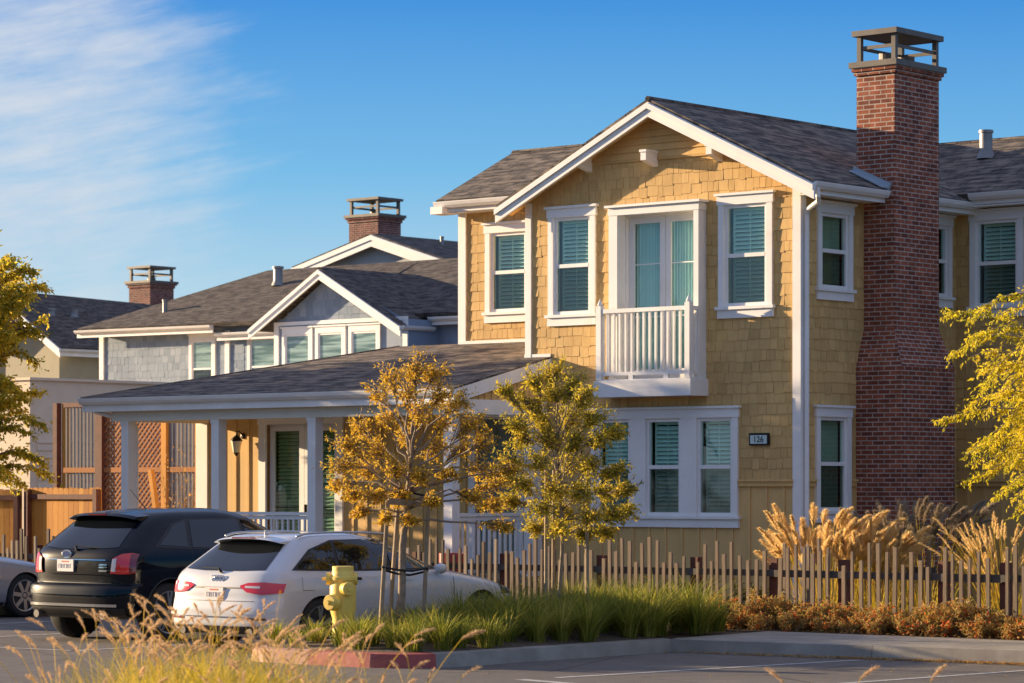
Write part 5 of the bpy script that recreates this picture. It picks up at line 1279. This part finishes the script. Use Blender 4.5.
LF['orange'] = leafmat('autumn_orange_leaves', [(0,(.20,.12,.025)),(.2,(.42,.26,.03)),(.45,(.66,.42,.038)),(.75,(.78,.51,.05)),(.9,(.82,.58,.09)),(1,(.45,.22,.03))], .48, hue_noise=2.2)
LF['olive'] = leafmat('olive_gold_leaves', [(0,(.13,.13,.025)),(.25,(.30,.27,.035)),(.5,(.52,.43,.045)),(.8,(.70,.53,.05)),(1,(.80,.58,.08))], .5, hue_noise=1.8)
LF['yellow'] = leafmat('yellow_leaves', [(0,(.30,.30,.025)),(.3,(.52,.46,.03)),(.65,(.72,.58,.035)),(1,(.80,.62,.06))], .5, hue_noise=1.2)
LF['left'] = leafmat('green_gold_leaves', [(0,(.17,.19,.025)),(.3,(.36,.33,.03)),(.6,(.64,.48,.04)),(1,(.85,.62,.06))], .62, hue_noise=1.3)
LF['grass'] = leafmat('strappy_grass', [(0,(.10,.13,.02)),(.4,(.22,.25,.032)),(.72,(.40,.37,.045)),(1,(.56,.46,.12))], .5, hue_noise=1.5)
LF['gold_grass'] = leafmat('fountain_grass_blades', [(0,(.36,.32,.03)),(.4,(.62,.50,.04)),(.75,(.78,.58,.06)),(1,(.66,.46,.16))], .55)
LF['plume'] = leafmat('grass_plumes', [(0,(.58,.38,.20)),(.5,(.72,.50,.27)),(1,(.82,.62,.38))], .5)
LF['pampas'] = leafmat('pampas_plumes', [(0,(.70,.49,.20)),(.5,(.82,.61,.27)),(1,(.88,.70,.38))], .58)
LF['pampas_shaded'] = leafmat('shaded_pampas_plumes', [(0,(.24,.19,.13)),(.5,(.34,.27,.19)),(1,(.42,.34,.25))], .35)  # pampas colour greyed and darkened to paint in the shade near the chimney
LF['rust'] = leafmat('rust_shrub_leaves', [(0,(.16,.13,.03)),(.2,(.38,.27,.08)),(.42,(.56,.36,.12)),(.6,(.36,.29,.07)),(.74,(.58,.28,.07)),(.86,(.66,.15,.03)),(1,(.74,.06,.02))], .4, hue_noise=3.2)
LF['dry'] = leafmat('dry_leaves', [(0,(.26,.12,.05)),(.6,(.52,.30,.10)),(1,(.70,.44,.10))], .3)
LF['green'] = leafmat('green_shrub_leaves', [(0,(.05,.06,.012)),(.6,(.14,.13,.02)),(1,(.30,.23,.03))], .3, hue_noise=2.)

def trunk(T, pts, rads, name='trunk', mat=None):
    t = MB(); t.tube(pts, rads, 10); return t.build(name, mat or M['bark'], T, smooth=True, uv=False)
def clump_tree(T, base, fork, clumps, leafm, nleaf, L, w, trunk_r=.035, droop=.2, twig=10, spread=1.0):
    """trunk from base to fork, a limb to every clump (centre, radius), twigs in the clump, leaves along the twigs"""
    base = Vector(base); fork = Vector(fork); top = max((c for c, r in clumps), key=lambda c: c[0].z if False else c.z)
    lead = [base, base.lerp(fork,.35)+unit()*.02, base.lerp(fork,.7)+unit()*.02, fork, fork.lerp(top,.4)+unit()*.05, fork.lerp(top,.75)+unit()*.05, top]
    trunk(T, lead, [trunk_r*1.25, trunk_r*1.05, trunk_r*.95, trunk_r*.85, trunk_r*.55, trunk_r*.35, trunk_r*.15])
    lb, lf = MB(), MB()
    for c, r in clumps:
        t_ = min(1, max(0, (c.z - fork.z - .15)/max(.1, (top.z-fork.z)))) * .75
        s_ = fork.lerp(top, t_*ru(.5,.9)) if c.z > fork.z else base.lerp(fork, ru(.85,1))
        pts = curve(s_, c, ru(-.05,.12), 5, .035); lb.tube(pts, [trunk_r*(.42-.065*i) for i in range(6)], 5)
        for k in range(twig):
            d = unit(); d.z = d.z*.8+.1; st = pts[-1].lerp(pts[-3], ru(0,.9)); e = c + d*r*ru(.4,1.3)*spread
            tp = curve(st, e, ru(-.02,.05), 3, .015); lb.tube(tp, [.006,.005,.004,.002], 3)
            nl = int(nleaf*ru(.6,1.3))
            for i in range(nl):
                u = ru(.1,1.08); p = tp[0].lerp(tp[-1], min(1,u)) + unit()*r*ru(.05,.34)
                dd = (unit() + (tp[-1]-tp[0]).normalized()*.7 + Vector((0,0,-droop))); leaf(lf, p, dd, unit(), L*ru(.6,1.25), w*ru(.7,1.2))
    lb.build('branches', M['bark'], T, smooth=True, uv=False); lf.build('crown', leafm, T, uv=False, fixn=False)

def px_clumps(cx, cy, D, lst, depth):
    """crown clumps laid out around a centre at distance D; lst: (dx, dy, radius) in photo pixels"""
    out = []; k = D/FPX
    for dx, dy, r in lst:
        c = at(cx+dx, cy+dy, D=D+ru(-depth,depth)); out.append((c, r*k))
    return out
# orange young tree (front of the island)
TB = Vector((1.24,-9.88,.2)); D1 = (TB.x-CAM[0])*CF[0]+(TB.y-CAM[1])*CF[1]
T1 = thing('young_tree', 'young tree with sparse orange leaves staked in the island beside the hydrant', 'tree', TB)
L1 = [(0,-78,16),(-22,-66,15),(22,-72,14),(-8,-55,17),(26,-52,16),(-40,-50,14),(44,-40,14),(5,-34,18),(-30,-26,18),(30,-22,17),(-56,-16,15),(60,-20,16),(-72,2,16),(-44,4,18),(-10,-6,18),(20,4,17),(48,4,15),(74,-2,14),(-76,26,16),(-50,30,18),(-22,26,16),(6,34,14),(40,30,14),(70,28,17),(88,42,15),(-66,52,15),(-40,56,14),(-12,56,13),(84,64,16),(62,58,12),(98,26,12),(-80,44,10),(-6,78,9),(92,84,9),(-58,70,8),(18,60,10),(-30,76,8)]
clump_tree(T1, TB, at(407,505,D=D1), px_clumps(415,442,D1,L1,.62), LF['orange'], 16, .058, .021, .044, .25, 22)
# olive-gold young tree (back of the island)
TB2 = Vector((1.30,-7.05,.2)); D2 = (TB2.x-CAM[0])*CF[0]+(TB2.y-CAM[1])*CF[1]
T2 = thing('young_tree', 'young tree with dense olive gold leaves in front of the triple window', 'tree', TB2)
L2 = [(-2,-92,13),(-22,-84,13),(18,-82,14),(0,-70,17),(30,-66,14),(-30,-62,14),(-52,-72,8),(-20,-50,18),(14,-48,18),(40,-46,15),(-44,-40,13),(-36,-24,16),(-8,-28,19),(22,-24,19),(46,-24,15),(62,-30,9),(-48,-4,14),(-20,-2,19),(10,0,20),(38,4,18),(60,8,14),(-62,14,13),(-34,20,16),(-4,24,20),(26,28,19),(52,32,16),(74,28,11),(-48,40,11),(-20,46,17),(10,50,18),(38,56,17),(62,54,13),(-24,66,13),(4,68,13),(30,72,13),(52,70,11),(76,50,9)]
clump_tree(T2, TB2, at(562,520,D=D2), px_clumps(556,462,D2,L2,.55), LF['olive'], 21, .06, .021, .024, .2, 26)
# lodge-pole stakes and ties
def stake(px0, py0, px1, py1, D, label, grp='wooden stakes supporting the young trees', r=.025):
    a, b = at(px0,py0,D=D), at(px1,py1,D=D); a = a + (a-b)*((a.z-.15)/(b.z-a.z)) if b.z != a.z else a
    t = MB(); t.tube([a, a.lerp(b,.5), b], [r,r,r*.96], 9); o = t.build('tree_stake', M['stake'], None, smooth=True, auto=40, uv=False); return tag(o, label, 'stake', grp)
stake(381,615,388,502,D1-.25,'leftmost wooden stake beside the orange leaved tree'); stake(390,615,399,490,D1+.25,'wooden stake standing close behind the orange leaved trunk'); stake(424,612,429,485,D1+.1,'wooden stake to the right of the orange leaved trunk')
stake(546,605,546,470,D2-.2,'leftmost wooden stake beside the olive leaved tree',r=.022); stake(553,605,554,470,D2+.2,'middle stake just left of the pale olive tree trunk',r=.022); stake(587,605,587,470,D2+.1,'wooden stake to the right of the olive leaved tree',r=.026)
t = MB(); a, b = at(388,501,D=D1-.25), at(426,504,D=D1+.05); t.bar(a,b,.03,.075); tag(t.build('stake_brace', M['stake'], None, uv=False), 'short wooden brace nailed across the stakes of the orange tree', 'brace')
def tie(pxs, D, label):
    t = MB(); P = [at(x,y,D=D+dd) for x,y,dd in pxs]
    t.tube(P, [.014]*len(P), 6); tag(t.build('tree_tie', M['strap'], None, smooth=True, uv=False), label, 'tree tie', 'black rubber ties on the stakes')
tie([(382,567,-.29),(398,570,-.1),(412,571,0),(428,568,.07),(428,571,.13),(410,575,.08),(398,574,.06),(384,570,-.2)], D1, 'black rubber tie round the orange tree at bonnet height')
tie([(390,494,-.1),(405,491,-.06),(430,497,.1),(424,501,.14),(404,498,.08),(391,497,.1)], D1, 'black rubber tie just below the orange crown')

# arching trees at the two edges
def arching_tree(T, base, top, n, reach, leafm, L, w, trunk_r, zlo, zhi, drop, per=70, stems=3, ang=None, dens=1.):
    base = Vector(base); top = Vector(top)
    trunk(T, [base, base.lerp(top,.5)+unit()*.04, top], [trunk_r*1.2, trunk_r, trunk_r*.8]); lb, lf = MB(), MB()
    for i in range(n):
        a = ru(0, 2*math.pi) if ang is None else ru(*ang); rr = reach*math.sqrt(ru(.06,1)); z1 = ru(zlo, zhi); s_ = base.lerp(top, ru(.7,1.))
        mid = s_ + Vector((math.cos(a)*rr*.55, math.sin(a)*rr*.55, (z1-s_.z)*ru(.75,1.05)+.15)); e = s_ + Vector((math.cos(a)*rr, math.sin(a)*rr, z1-s_.z-ru(.3,1)*drop))
        P = []; m = 12
        for k in range(m+1):
            t = k/m; P.append(s_*(1-t)**2 + mid*2*t*(1-t) + e*t*t + (unit()*.02 if 0 < k < m else Vector((0,0,0))))
        lb.tube(P, [trunk_r*.3*(1-t/m)+.003 for t in range(m+1)], 5, cap=False)
        for k in range(int(per*ru(.7,1.2))):
            t = ru(.28,1)**.8*m; i0 = min(m-1, int(t)); p = P[i0].lerp(P[i0+1], t-i0); tv = (P[i0+1]-P[i0]).normalized()
            sd = tv.cross(Vector((0,0,1))); sd = sd.normalized() if sd.length > .01 else unit()
            tw = (tv*ru(.2,.9) + sd*random.choice((-1,1))*ru(.3,1) + Vector((0,0,ru(-.7,.3)))).normalized(); ln = ru(.06,.24)*dens
            for q in range(5):
                pp = p + tw*ln*(q+.5)/5; leaf(lf, pp, tw*.5 + unit()*.7 + Vector((0,0,-.45)), unit(), L*ru(.6,1.2), w*ru(.7,1.2))
    lb.build('branches', M['bark'], T, smooth=True, uv=False); lf.build('crown', leafm, T, uv=False, fixn=False)
RB = Vector((8.35,-4.75,.17)); T3 = thing('arching_tree', 'bright yellow arching tree reaching in from the right edge', 'tree', RB)
arching_tree(T3, RB, RB+Vector((-.1,.1,2.0)), 290, 2.6, LF['yellow'], .065, .026, .06, 2.5, 4.9, 1.2, 75)
LB = Vector((-15.2,-3.35,.17)); T4 = thing('leafy_tree', 'green and gold leafy tree reaching in from the left edge', 'tree', LB)
arching_tree(T4, LB, LB+Vector((.1,.05,1.9)), 260, 2.0, LF['left'], .08, .04, .08, 2.5, 6.4, .8, 85, dens=1.2)

# ---- grasses
def blade(mb, p, d, h, lean, w, n=4, droop=1.):
    """strap leaf rising from p and bowing over along d"""
    d = Vector((d.x, d.y, 0)).normalized(); s = Vector((-d.y, d.x, 0)); k = len(mb.v)
    for i in range(n+1):
        t = i/n; c = p + d*lean*t**1.7 + Vector((0,0,h*(t-.28*droop*t**3))); ww = w*(1-t)**.6*(.75+.25*math.sin(t*3))
        mb.v += [tuple(c - s*ww/2), tuple(c + s*ww/2)]
    for i in range(n): mb.f.append((k+2*i, k+2*i+1, k+2*i+3, k+2*i+2)); mb.m.append(0)
g = MB()
def inside(x, y): return IX0+.25 < x < IX1-.22 and -11.3 < y < -5.3
cl = []
tries = 0
while len(cl) < 92 and tries < 9000:
    tries += 1; x, y = ru(IX0+.25, IX1-.25), ru(-11.2, -5.3)
    if all((x-a)**2+(y-b)**2 > .32**2 for a, b in cl) and (x-HX)**2+(y-HYY)**2 > .06: cl.append((x, y))
for x, y in cl:
    hh = ru(.52,.80) if y > -9.3 else ru(.36,.54)
    if (x-HX)**2+(y-HYY)**2 < .4: hh = ru(.34,.42)
    if x < .95: hh *= .72
    for k in range(int(hh*400)):
        a = ru(0, 6.283); r = ru(0,.10); h = hh*ru(.5,1.2); lean = h*random.choice((ru(.1,.4), ru(.3,.8), ru(.7,1.25)))
        blade(g, Vector((x+r*math.cos(a), y+r*math.sin(a), .17)), Vector((math.cos(a), math.sin(a), 0)), h, lean, ru(.009,.016), 5, ru(.4,1.8))
tag(g.build('strappy_grass', LF['grass'], None, uv=False, fixn=False), 'green strappy grass filling the kerbed planting island', 'grass', kind='stuff')
# white flowers among the grass
for px, py, d_ in ((571,622,-1.2),):
    t = MB(); p = at(px,py,D=D2+d_)
    for k in range(5): leaf(t, p, Vector((math.cos(k*1.257),math.sin(k*1.257),.5)), Vector((0,0,1)), .05, .035)
    t.tube([Vector((p.x,p.y,.17)), p], [.003,.003], 4); tag(t.build('white_flower', M['shutter'], None, uv=False, fixn=False), 'single white flower standing out of the island grass', 'flower')

def plume(mb, p, d, L, r, n, fuzz=1.):
    """feathery seed head from p along the bowed direction d"""
    for i in range(n):
        t = ru(0,1); c = p + d*L*t + Vector((0,0,-.25*L*t*t)); rad = r*math.sin(math.pi*min(1,(t*.88+.1)))**.7
        dd = (d.normalized()*1.1 + unit()*.9*fuzz + Vector((0,0,-.3*t))).normalized(); ln = rad*ru(.8,2.0)
        s = dd.cross(unit()); s.normalize(); s *= ru(.0025,.005)*r/.03; k = len(mb.v)
        st = c + unit()*rad*.25; mb.v += [tuple(st-s), tuple(st+s), tuple(st+dd*ln)]; mb.f.append((k,k+1,k+2)); mb.m.append(0)
def feather(mb, p, d, L, r, n):
    """loose plume: thin strands leaving a bowed axis, drooping at their tips"""
    d = d.normalized()
    for i in range(n):
        t = ru(0,1)**.8; c = p + d*L*t + Vector((0,0,-.22*L*t*t)); o2 = unit(); o2 = (o2 - d*o2.dot(d)*.6)
        ln = r*(1.45 - t*.95)*ru(.35,1.35); m_ = c + d*ln*.8 + o2*ln*.42; e = m_ + d*ln*.55 + o2*ln*.30 + Vector((0,0,-ln*.45)); s = (e-c).cross(unit()); s.normalize(); s *= ru(.0012,.0026); k = len(mb.v)
        mb.v += [tuple(c-s), tuple(c+s), tuple(m_+s), tuple(m_-s), tuple(e)]; mb.f += [(k,k+1,k+2,k+3), (k+3,k+2,k+4)]; mb.m += [0,0]
# foreground fountain grass, out of focus at the bottom left
bl, hd = MB(), MB()
def fountain(x, y, nb, nh, hb, hh):
    for k in range(nb):
        a = ru(0,6.283); h = hb*ru(.5,1.1); r = ru(0,.14); blade(bl, Vector((x+r*math.cos(a),y+r*math.sin(a),0)), Vector((math.cos(a),math.sin(a),0)), h, h*ru(.2,.95), ru(.004,.007), 5)
    for k in range(nh):
        a = ru(0,6.283); h = hh*ru(.72,1.08); ln = h*ru(.12,.7); d = Vector((math.cos(a),math.sin(a),0)); b0 = Vector((x,y,0)); e = b0 + d*ln*.75 + Vector((0,0,h))
        P = [b0 + d*ln*.75*(t/6)**1.8 + Vector((0,0,h*(t/6))) for t in range(7)]; bl.tube(P, [.0022]*7, 3, cap=False)
        tv = (P[-1]-P[-2]).normalized(); plume(hd, e-tv*.02, (tv+d*.35+Vector((0,0,-.1))).normalized(), ru(.13,.22), .0165, 190)
for px, Dd, hb, hh, nb, nh in ((60,19.5,.72,1.0,150,9),(100,20.5,.80,1.08,170,12),(128,19,.74,1.04,170,10),(165,21,.9,1.12,200,13),(190,19.5,.85,1.1,200,12),(225,20.8,.92,1.14,220,13),(255,19.2,.84,1.1,200,11),(285,20.5,.86,1.08,190,10),(315,19.5,.78,1.02,170,8),(345,20.6,.74,.98,150,6),(375,19.5,.66,.94,120,5),(140,22.5,.85,1.1,170,12),(205,22.8,.9,1.12,180,12),(265,22.6,.85,1.06,160,9),(420,20,.6,.88,80,4),(85,18,.60,.9,120,5),(240,18,.66,.92,140,5)):
    p = at(px, 700, D=Dd); fountain(p.x, p.y, int(nb*3.4), int(nh*1.35), hb*1.16, hh*.92)
for px, py, q, qy in ((395,690,470,640),(330,700,358,652),(640,720,700,650),(930,720,935,662),(845,720,828,662)):      # single long stems leaning right
    pass
for px, lean_, h_ in ((392,.62,.98),(300,.25,.86),(800,-.15,.70),(838,.2,.72),(925,.05,.71)):
    b0 = at(px,700,D=19.5); b0.z = 0; d = Vector((CR[0],CR[1],0)) * (1 if lean_ > 0 else -1); ln = abs(lean_)
    P = [b0 + d*ln*.75*(t/7)**1.8 + Vector((0,0,h_*(t/7))) for t in range(8)]; bl.tube(P, [.0025]*8, 3, cap=False); tv = (P[-1]-P[-2]).normalized()
    plume(hd, P[-1]-tv*.02, (tv+d*.6).normalized(), .19, .02, 220)
    for k in range(14):
        a = ru(0,6.283); h = h_*ru(.5,.8); blade(bl, b0, Vector((math.cos(a),math.sin(a),0)), h, h*ru(.2,.9), .005, 5)
tag(bl.build('fountain_grass', LF['gold_grass'], None, uv=False, fixn=False), 'golden fountain grass along the bottom of the view', 'grass', kind='stuff')
tag(hd.build('fountain_grass_heads', LF['plume'], None, uv=False, fixn=False), 'pinkish tan seed heads nodding above the golden foreground grass', 'seed heads', kind='stuff')

# pampas-like plume grasses behind the fence
def plume_grass(label, x, y, n, h0, h1, spread, pm, lean=(.1,.6), L=(.28,.42), r=.055, blades=220, dens=620, group=None):
    o = thing('plume_grass', label, 'ornamental grass', (x,y,.17), group); st, pl = MB(), MB()
    for k in range(blades):
        a = ru(0,6.283); h = h0*ru(.5,1.0); rr = ru(0,spread*.5); blade(st, Vector((x+rr*math.cos(a),y+rr*math.sin(a),.15)), Vector((math.cos(a),math.sin(a),0)), h, h*ru(.1,.6), ru(.006,.011), 5)
    for k in range(n):
        a = ru(0,6.283); rr = spread*.4*math.sqrt(rnd()); b0 = Vector((x+rr*math.cos(a), y+rr*math.sin(a), .15)); h = ru(h0,h1); d = Vector((math.cos(a),math.sin(a),0)); ln = ru(*lean)*spread
        P = [b0 + d*ln*(t/6)**1.5 + Vector((0,0,h*(t/6))) for t in range(7)]; st.tube(P, [.0035]*7, 3, cap=False); tv = (P[-1]-P[-2]).normalized()
        wind = Vector((.5,.3,0)); feather(pl, P[-1]-tv*.12, (tv+d*.25+wind*ru(.1,.6)).normalized(), ru(*L), r*ru(.8,1.2), dens)
    st.build('blades', LF['gold_grass'], o, uv=False, fixn=False); pl.build('plumes', pm, o, uv=False, fixn=False)
def pg(px, Y): q = at(px,560,Y=Y); return q.x, q.y
x, y = pg(826,-2.2); plume_grass('sunlit golden plume grass before the narrow lower window', x, y, 125, .85, 1.42, 1.0, LF['pampas'], (.05,.55), (.28,.44), .075)
x, y = pg(876,-2.3); plume_grass('golden plume grass in front of the left half of the chimney base', x, y, 60, .8, 1.22, .8, LF['pampas'], (.05,.55), (.26,.4), .07)
x, y = pg(925,-.6); plume_grass('shaded greyish plume grass at the right corner of the chimney', x, y, 66, 1.05, 1.55, 1.1, LF['pampas_shaded'], (.05,.6), (.28,.44), .075)
x, y = pg(893,-.4); plume_grass('shaded greyish plume grass against the middle of the chimney base', x, y, 40, .95, 1.35, .8, LF['pampas_shaded'], (.05,.6), (.26,.4), .07)
x, y = pg(1012,-2.6); plume_grass('golden upright feather grass below the right yellow tree', x, y, 110, .75, 1.38, .9, LF['pampas'], (.1,.8), (.24,.4), .035, 420, 240)

# rust coloured shrubs along the fence
def shrub(name, label, cat, x, y, rx, ry, h, n, lm, L, w, group=None, z=.17, stems=26):
    o = thing(name, label, cat, (x,y,z), group); st, lf = MB(), MB()
    for k in range(stems):
        a = ru(0,6.283); q = math.sqrt(rnd()); e = Vector((x+rx*q*math.cos(a), y+ry*q*math.sin(a), z+h*(1-.45*q*q)*ru(.65,1.15))); b0 = Vector((x+rx*.3*q*math.cos(a), y+ry*.3*q*math.sin(a), z-.02)); P = curve(b0, e, ru(-.01,.04), 4, .015); st.tube(P, [.006,.005,.004,.003,.002], 4, cap=False)
        for i in range(n):
            t = ru(.2,1.08)*4; i0 = min(3,int(t)); p = P[i0].lerp(P[i0+1], t-i0) + unit()*.035; leaf(lf, p, unit()+Vector((0,0,.5)), unit(), L*ru(.6,1.3), w*ru(.7,1.2))
    st.build('stems', M['bark'], o, smooth=True, uv=False); lf.build('foliage', lm, o, uv=False, fixn=False); return o
x = 1.35
while x < 7.8:
    y = -4.42+ru(-.08,.08); shrub('rust_shrub', 'low rust and red shrub in the strip between sidewalk and picket fence', 'shrub', x, y, ru(.26,.40), ru(.24,.36), random.choice((ru(.22,.32), ru(.32,.46))), 62, LF['rust'], .055, .022, 'rust coloured shrubs along the fence', stems=34); x += ru(.30,.42)
x = 1.5
while x < 7.8:
    shrub('rust_shrub', 'small tan and red ground cover tuft edging the sidewalk before the picket fence', 'ground cover plant', x, -4.70+ru(-.08,.06), ru(.16,.26), ru(.12,.18), ru(.14,.26), 34, LF['rust'], .05, .02, 'low tufts edging the sidewalk', stems=22); x += ru(.28,.6)
# green shrubs behind the fence and the bare shrub by the trellis
for px, lab in ((520,'leafy green gold shrub behind the fence left of the olive tree'), (640,'leafy green gold shrub behind the fence under the triple window'), (690,'leafy shrub behind the fence under the right end of the triple window'), (745,'leafy green shrub behind the fence below the house number')):
    q = at(px,585,Y=-3.3); shrub('garden_shrub', lab, 'shrub', q.x, q.y, .55, .4, .55, 75, LF['green'], .055, .022, None, stems=34)
q = at(183,500,Y=2.6); o = shrub('bare_shrub', 'nearly bare twiggy shrub with a few rusty leaves before the trellis', 'shrub', q.x, q.y, .75, .5, 2.5, 9, LF['dry'], .06, .035, None, stems=70)
a, b = at(156,508,Y=2.2), at(151,470,Y=2.2); a = a+(a-b)*((a.z-.15)/(b.z-a.z)); t = MB(); t.bar(a,b,.09,.09); tag(t.build('garden_post', M['cedar'], None, uv=False), 'short orange wooden post beside the bare shrub', 'post')
# red pot behind the fence
q = at(452,566,Y=-2.6); o = thing('flower_pot', 'small red plant pot glimpsed behind the pickets beyond the white car', 'plant pot', (q.x,q.y,.17))
t = MB(); t.lathe([(.11,.17),(.17,.85),(.19,.86),(.19,1.0),(.165,1.0),(.15,.9)], (q.x,q.y,0), n=20); t.build('pot', simple('red_pot', (.45,.03,.03), .45), o, smooth=True, auto=40, uv=False)
t = MB(); t.lathe([(.16,.93),(.02,.95)], (q.x,q.y,0), n=16); t.build('soil', M['soil'], o, uv=False)
# leaf litter along the kerbs
g = MB()
for k in range(2600):
    x = 2.9+6.3*rnd()**.6; y = kerbline(x)-.03-abs(random.gauss(0,.10)); p = Vector((x,y,ru(.006,.02))); leaf(g, p, Vector((ru(-1,1),ru(-1,1),ru(-.1,.2))), Vector((0,0,1))+unit()*.4, ru(.02,.05), ru(.012,.022))
for k in range(700):
    x = ru(1.4,8.5); y = -4.85+ru(-.12,.5); leaf(g, Vector((x,y,ru(.178,.2))), Vector((ru(-1,1),ru(-1,1),ru(-.1,.2))), Vector((0,0,1))+unit()*.4, ru(.02,.05), ru(.012,.022))
for k in range(250):
    x, y = ru(-8,9), ru(-13,-6.5)
    leaf(g, Vector((x,y,ru(.006,.012))), Vector((ru(-1,1),ru(-1,1),0)), Vector((0,0,1))+unit()*.3, ru(.02,.045), ru(.012,.02))
tag(g.build('fallen_leaves', LF['dry'], None, uv=False, fixn=False), 'fallen dry leaves gathered along the kerb and verge', 'leaf litter', kind='stuff')

# the wood on the far side of the parking lot (seen in the glass and the car paint)
g = MB()
for k in range(70):
    tx, ty = -150+k*3.1+ru(-1,1), -78+ru(-6,6); hh = ru(6,11)
    g.tube([(tx,ty,0),(tx,ty,hh*.6)], [.3,.15], 5)
    for i in range(190):
        d = unit(); p_ = Vector((tx,ty,hh*.6)) + Vector((d.x*ru(.4,1)*2.6, d.y*2.2*ru(.4,1), d.z*hh*.42*ru(.5,1))); leaf(g, p_, unit(), unit(), ru(.7,1.4), ru(.5,.9))
tag(g.build('far_wood', LF['green'], None, uv=False, fixn=False), 'line of dark trees across the parking lot', 'wood', kind='stuff')

# ------------------------------------------------------------------ light, sky, camera
SUN_DIR = Vector((-1., -.265, .195))           # towards the sun
el = math.asin(SUN_DIR.normalized().z); az = math.atan2(SUN_DIR.x, SUN_DIR.y)
EXPO = 1.32
wd = bpy.data.worlds.new('World'); SC.world = wd; wd.use_nodes = True; nt = wd.node_tree
bg = nt.nodes['Background']
sky = N(nt, 'ShaderNodeTexSky', sky_type='NISHITA'); sky.sun_disc = False; sky.sun_elevation = el; sky.sun_rotation = az % (2*math.pi)
sky.air_density = 1.0; sky.dust_density = .6; sky.ozone_density = 2.2; sky.altitude = 0
co = nt.nodes.new('ShaderNodeTexCoord').outputs['Generated']
def vmap(rot, sc):
    mp = N(nt, 'ShaderNodeMapping'); mp.inputs['Rotation'].default_value = rot; mp.inputs['Scale'].default_value = sc; nt.links.new(co, mp.inputs[0]); return mp.outputs[0]
# thin streaked cirrus to the left: noise laid along a slanting direction of the sky
def dotn(v):
    d = N(nt, 'ShaderNodeVectorMath', operation='DOT_PRODUCT'); nt.links.new(co, d.inputs[0]); d.inputs[1].default_value = v; return d.outputs['Value']
ph = math.radians(12); A1 = Vector((CR[0]*math.cos(ph), CR[1]*math.cos(ph), math.sin(ph))); A2 = Vector((-CR[0]*math.sin(ph), -CR[1]*math.sin(ph), math.cos(ph)))
da, db = dotn(A1), dotn(A2)
def cvec(s1, s2):
    cx_ = N(nt, 'ShaderNodeCombineXYZ')
    for k, (src, s) in enumerate(((da, s1), (db, s2))):
        m_ = N(nt, 'ShaderNodeMath', operation='MULTIPLY'); nt.links.new(src, m_.inputs[0]); m_.inputs[1].default_value = s; nt.links.new(m_.outputs[0], cx_.inputs[k])
    return cx_.outputs[0]
n1 = noise(nt, cvec(14, 110), 1., 8, .6); n2 = noise(nt, cvec(26, 40), 1., 6, .6); n3 = noise(nt, cvec(60, 420), 1., 4, .6)
def madd(a, k, b):
    m_ = N(nt, 'ShaderNodeMath', operation='MULTIPLY_ADD'); nt.links.new(a, m_.inputs[0]); m_.inputs[1].default_value = k
    if hasattr(b, 'is_output'): nt.links.new(b, m_.inputs[2])
    else: m_.inputs[2].default_value = b
    return m_.outputs[0]
d_ = dotn(Vector(ray(-20, 120)).normalized()); rg = nt.nodes.new('ShaderNodeMapRange'); rg.inputs[1].default_value = math.cos(.128); rg.inputs[2].default_value = 1.; rg.inputs[3].default_value = -.62; rg.inputs[4].default_value = .34; rg.clamp = True; nt.links.new(d_, rg.inputs[0])
dens_in = madd(n1, .8, madd(n2, .55, madd(n3, .25, rg.outputs[0])))
fac = nt.nodes.new('ShaderNodeMapRange'); fac.interpolation_type = 'SMOOTHSTEP'; fac.inputs[1].default_value = .55; fac.inputs[2].default_value = 1.45; fac.inputs[4].default_value = .93; nt.links.new(dens_in, fac.inputs[0])
CLOUD_COL = tuple(c/(.12*2**EXPO) for c in (.70,.74,.80))
sep = N(nt, 'ShaderNodeSeparateXYZ'); nt.links.new(co, sep.inputs[0])
# clear-evening blue by height above the horizon, blended over the Nishita sky (which alone is too yellow at this sun height)
K = 1/(.12*2**EXPO)
grad = ramp(nt, sep.outputs[2], [(0, tuple(K*c for c in (.56,.70,.76))), (.055, tuple(K*c for c in (.46,.67,.80))), (.105, tuple(K*c for c in (.16,.47,.79))), (.165, tuple(K*c for c in (.025,.25,.70))), (.45, tuple(K*c for c in (.40,.48,.76))), (1., tuple(K*c for c in (.37,.44,.70)))])
base = mixc(nt, .95, sky.outputs[0], grad)
skyc = mixc(nt, fac.outputs[0], base, CLOUD_COL)
nt.links.new(skyc, bg.inputs[0]); bg.inputs[1].default_value = .12
sl = bpy.data.lights.new('sun', 'SUN'); sl.energy = 5.0; sl.angle = math.radians(.5); sl.color = (1., .75, .46)
so_ = bpy.data.objects.new('sun', sl); COL.objects.link(so_); so_.rotation_euler = SUN_DIR.to_track_quat('Z', 'Y').to_euler(); so_.location = (-20, -10, 20)
cd = bpy.data.cameras.new('camera'); cam = bpy.data.objects.new('camera', cd); COL.objects.link(cam); SC.camera = cam
cam.location = CAM; cam.rotation_euler = (math.radians(90), 0, TH)
cd.sensor_width = 36; cd.lens = FPX/1024*36; cd.shift_y = (HY - 341.5)/1024; cd.clip_end = 3000; cd.clip_start = .5
cd.dof.use_dof = True; cd.dof.focus_distance = 41; cd.dof.aperture_fstop = 4.0
SC.view_settings.view_transform = 'Standard'; SC.view_settings.look = 'None'; SC.view_settings.exposure = EXPO; SC.view_settings.gamma = 1
SC.cycles.max_bounces = 8; SC.cycles.transparent_max_bounces = 12
SC.cycles.use_denoising = True
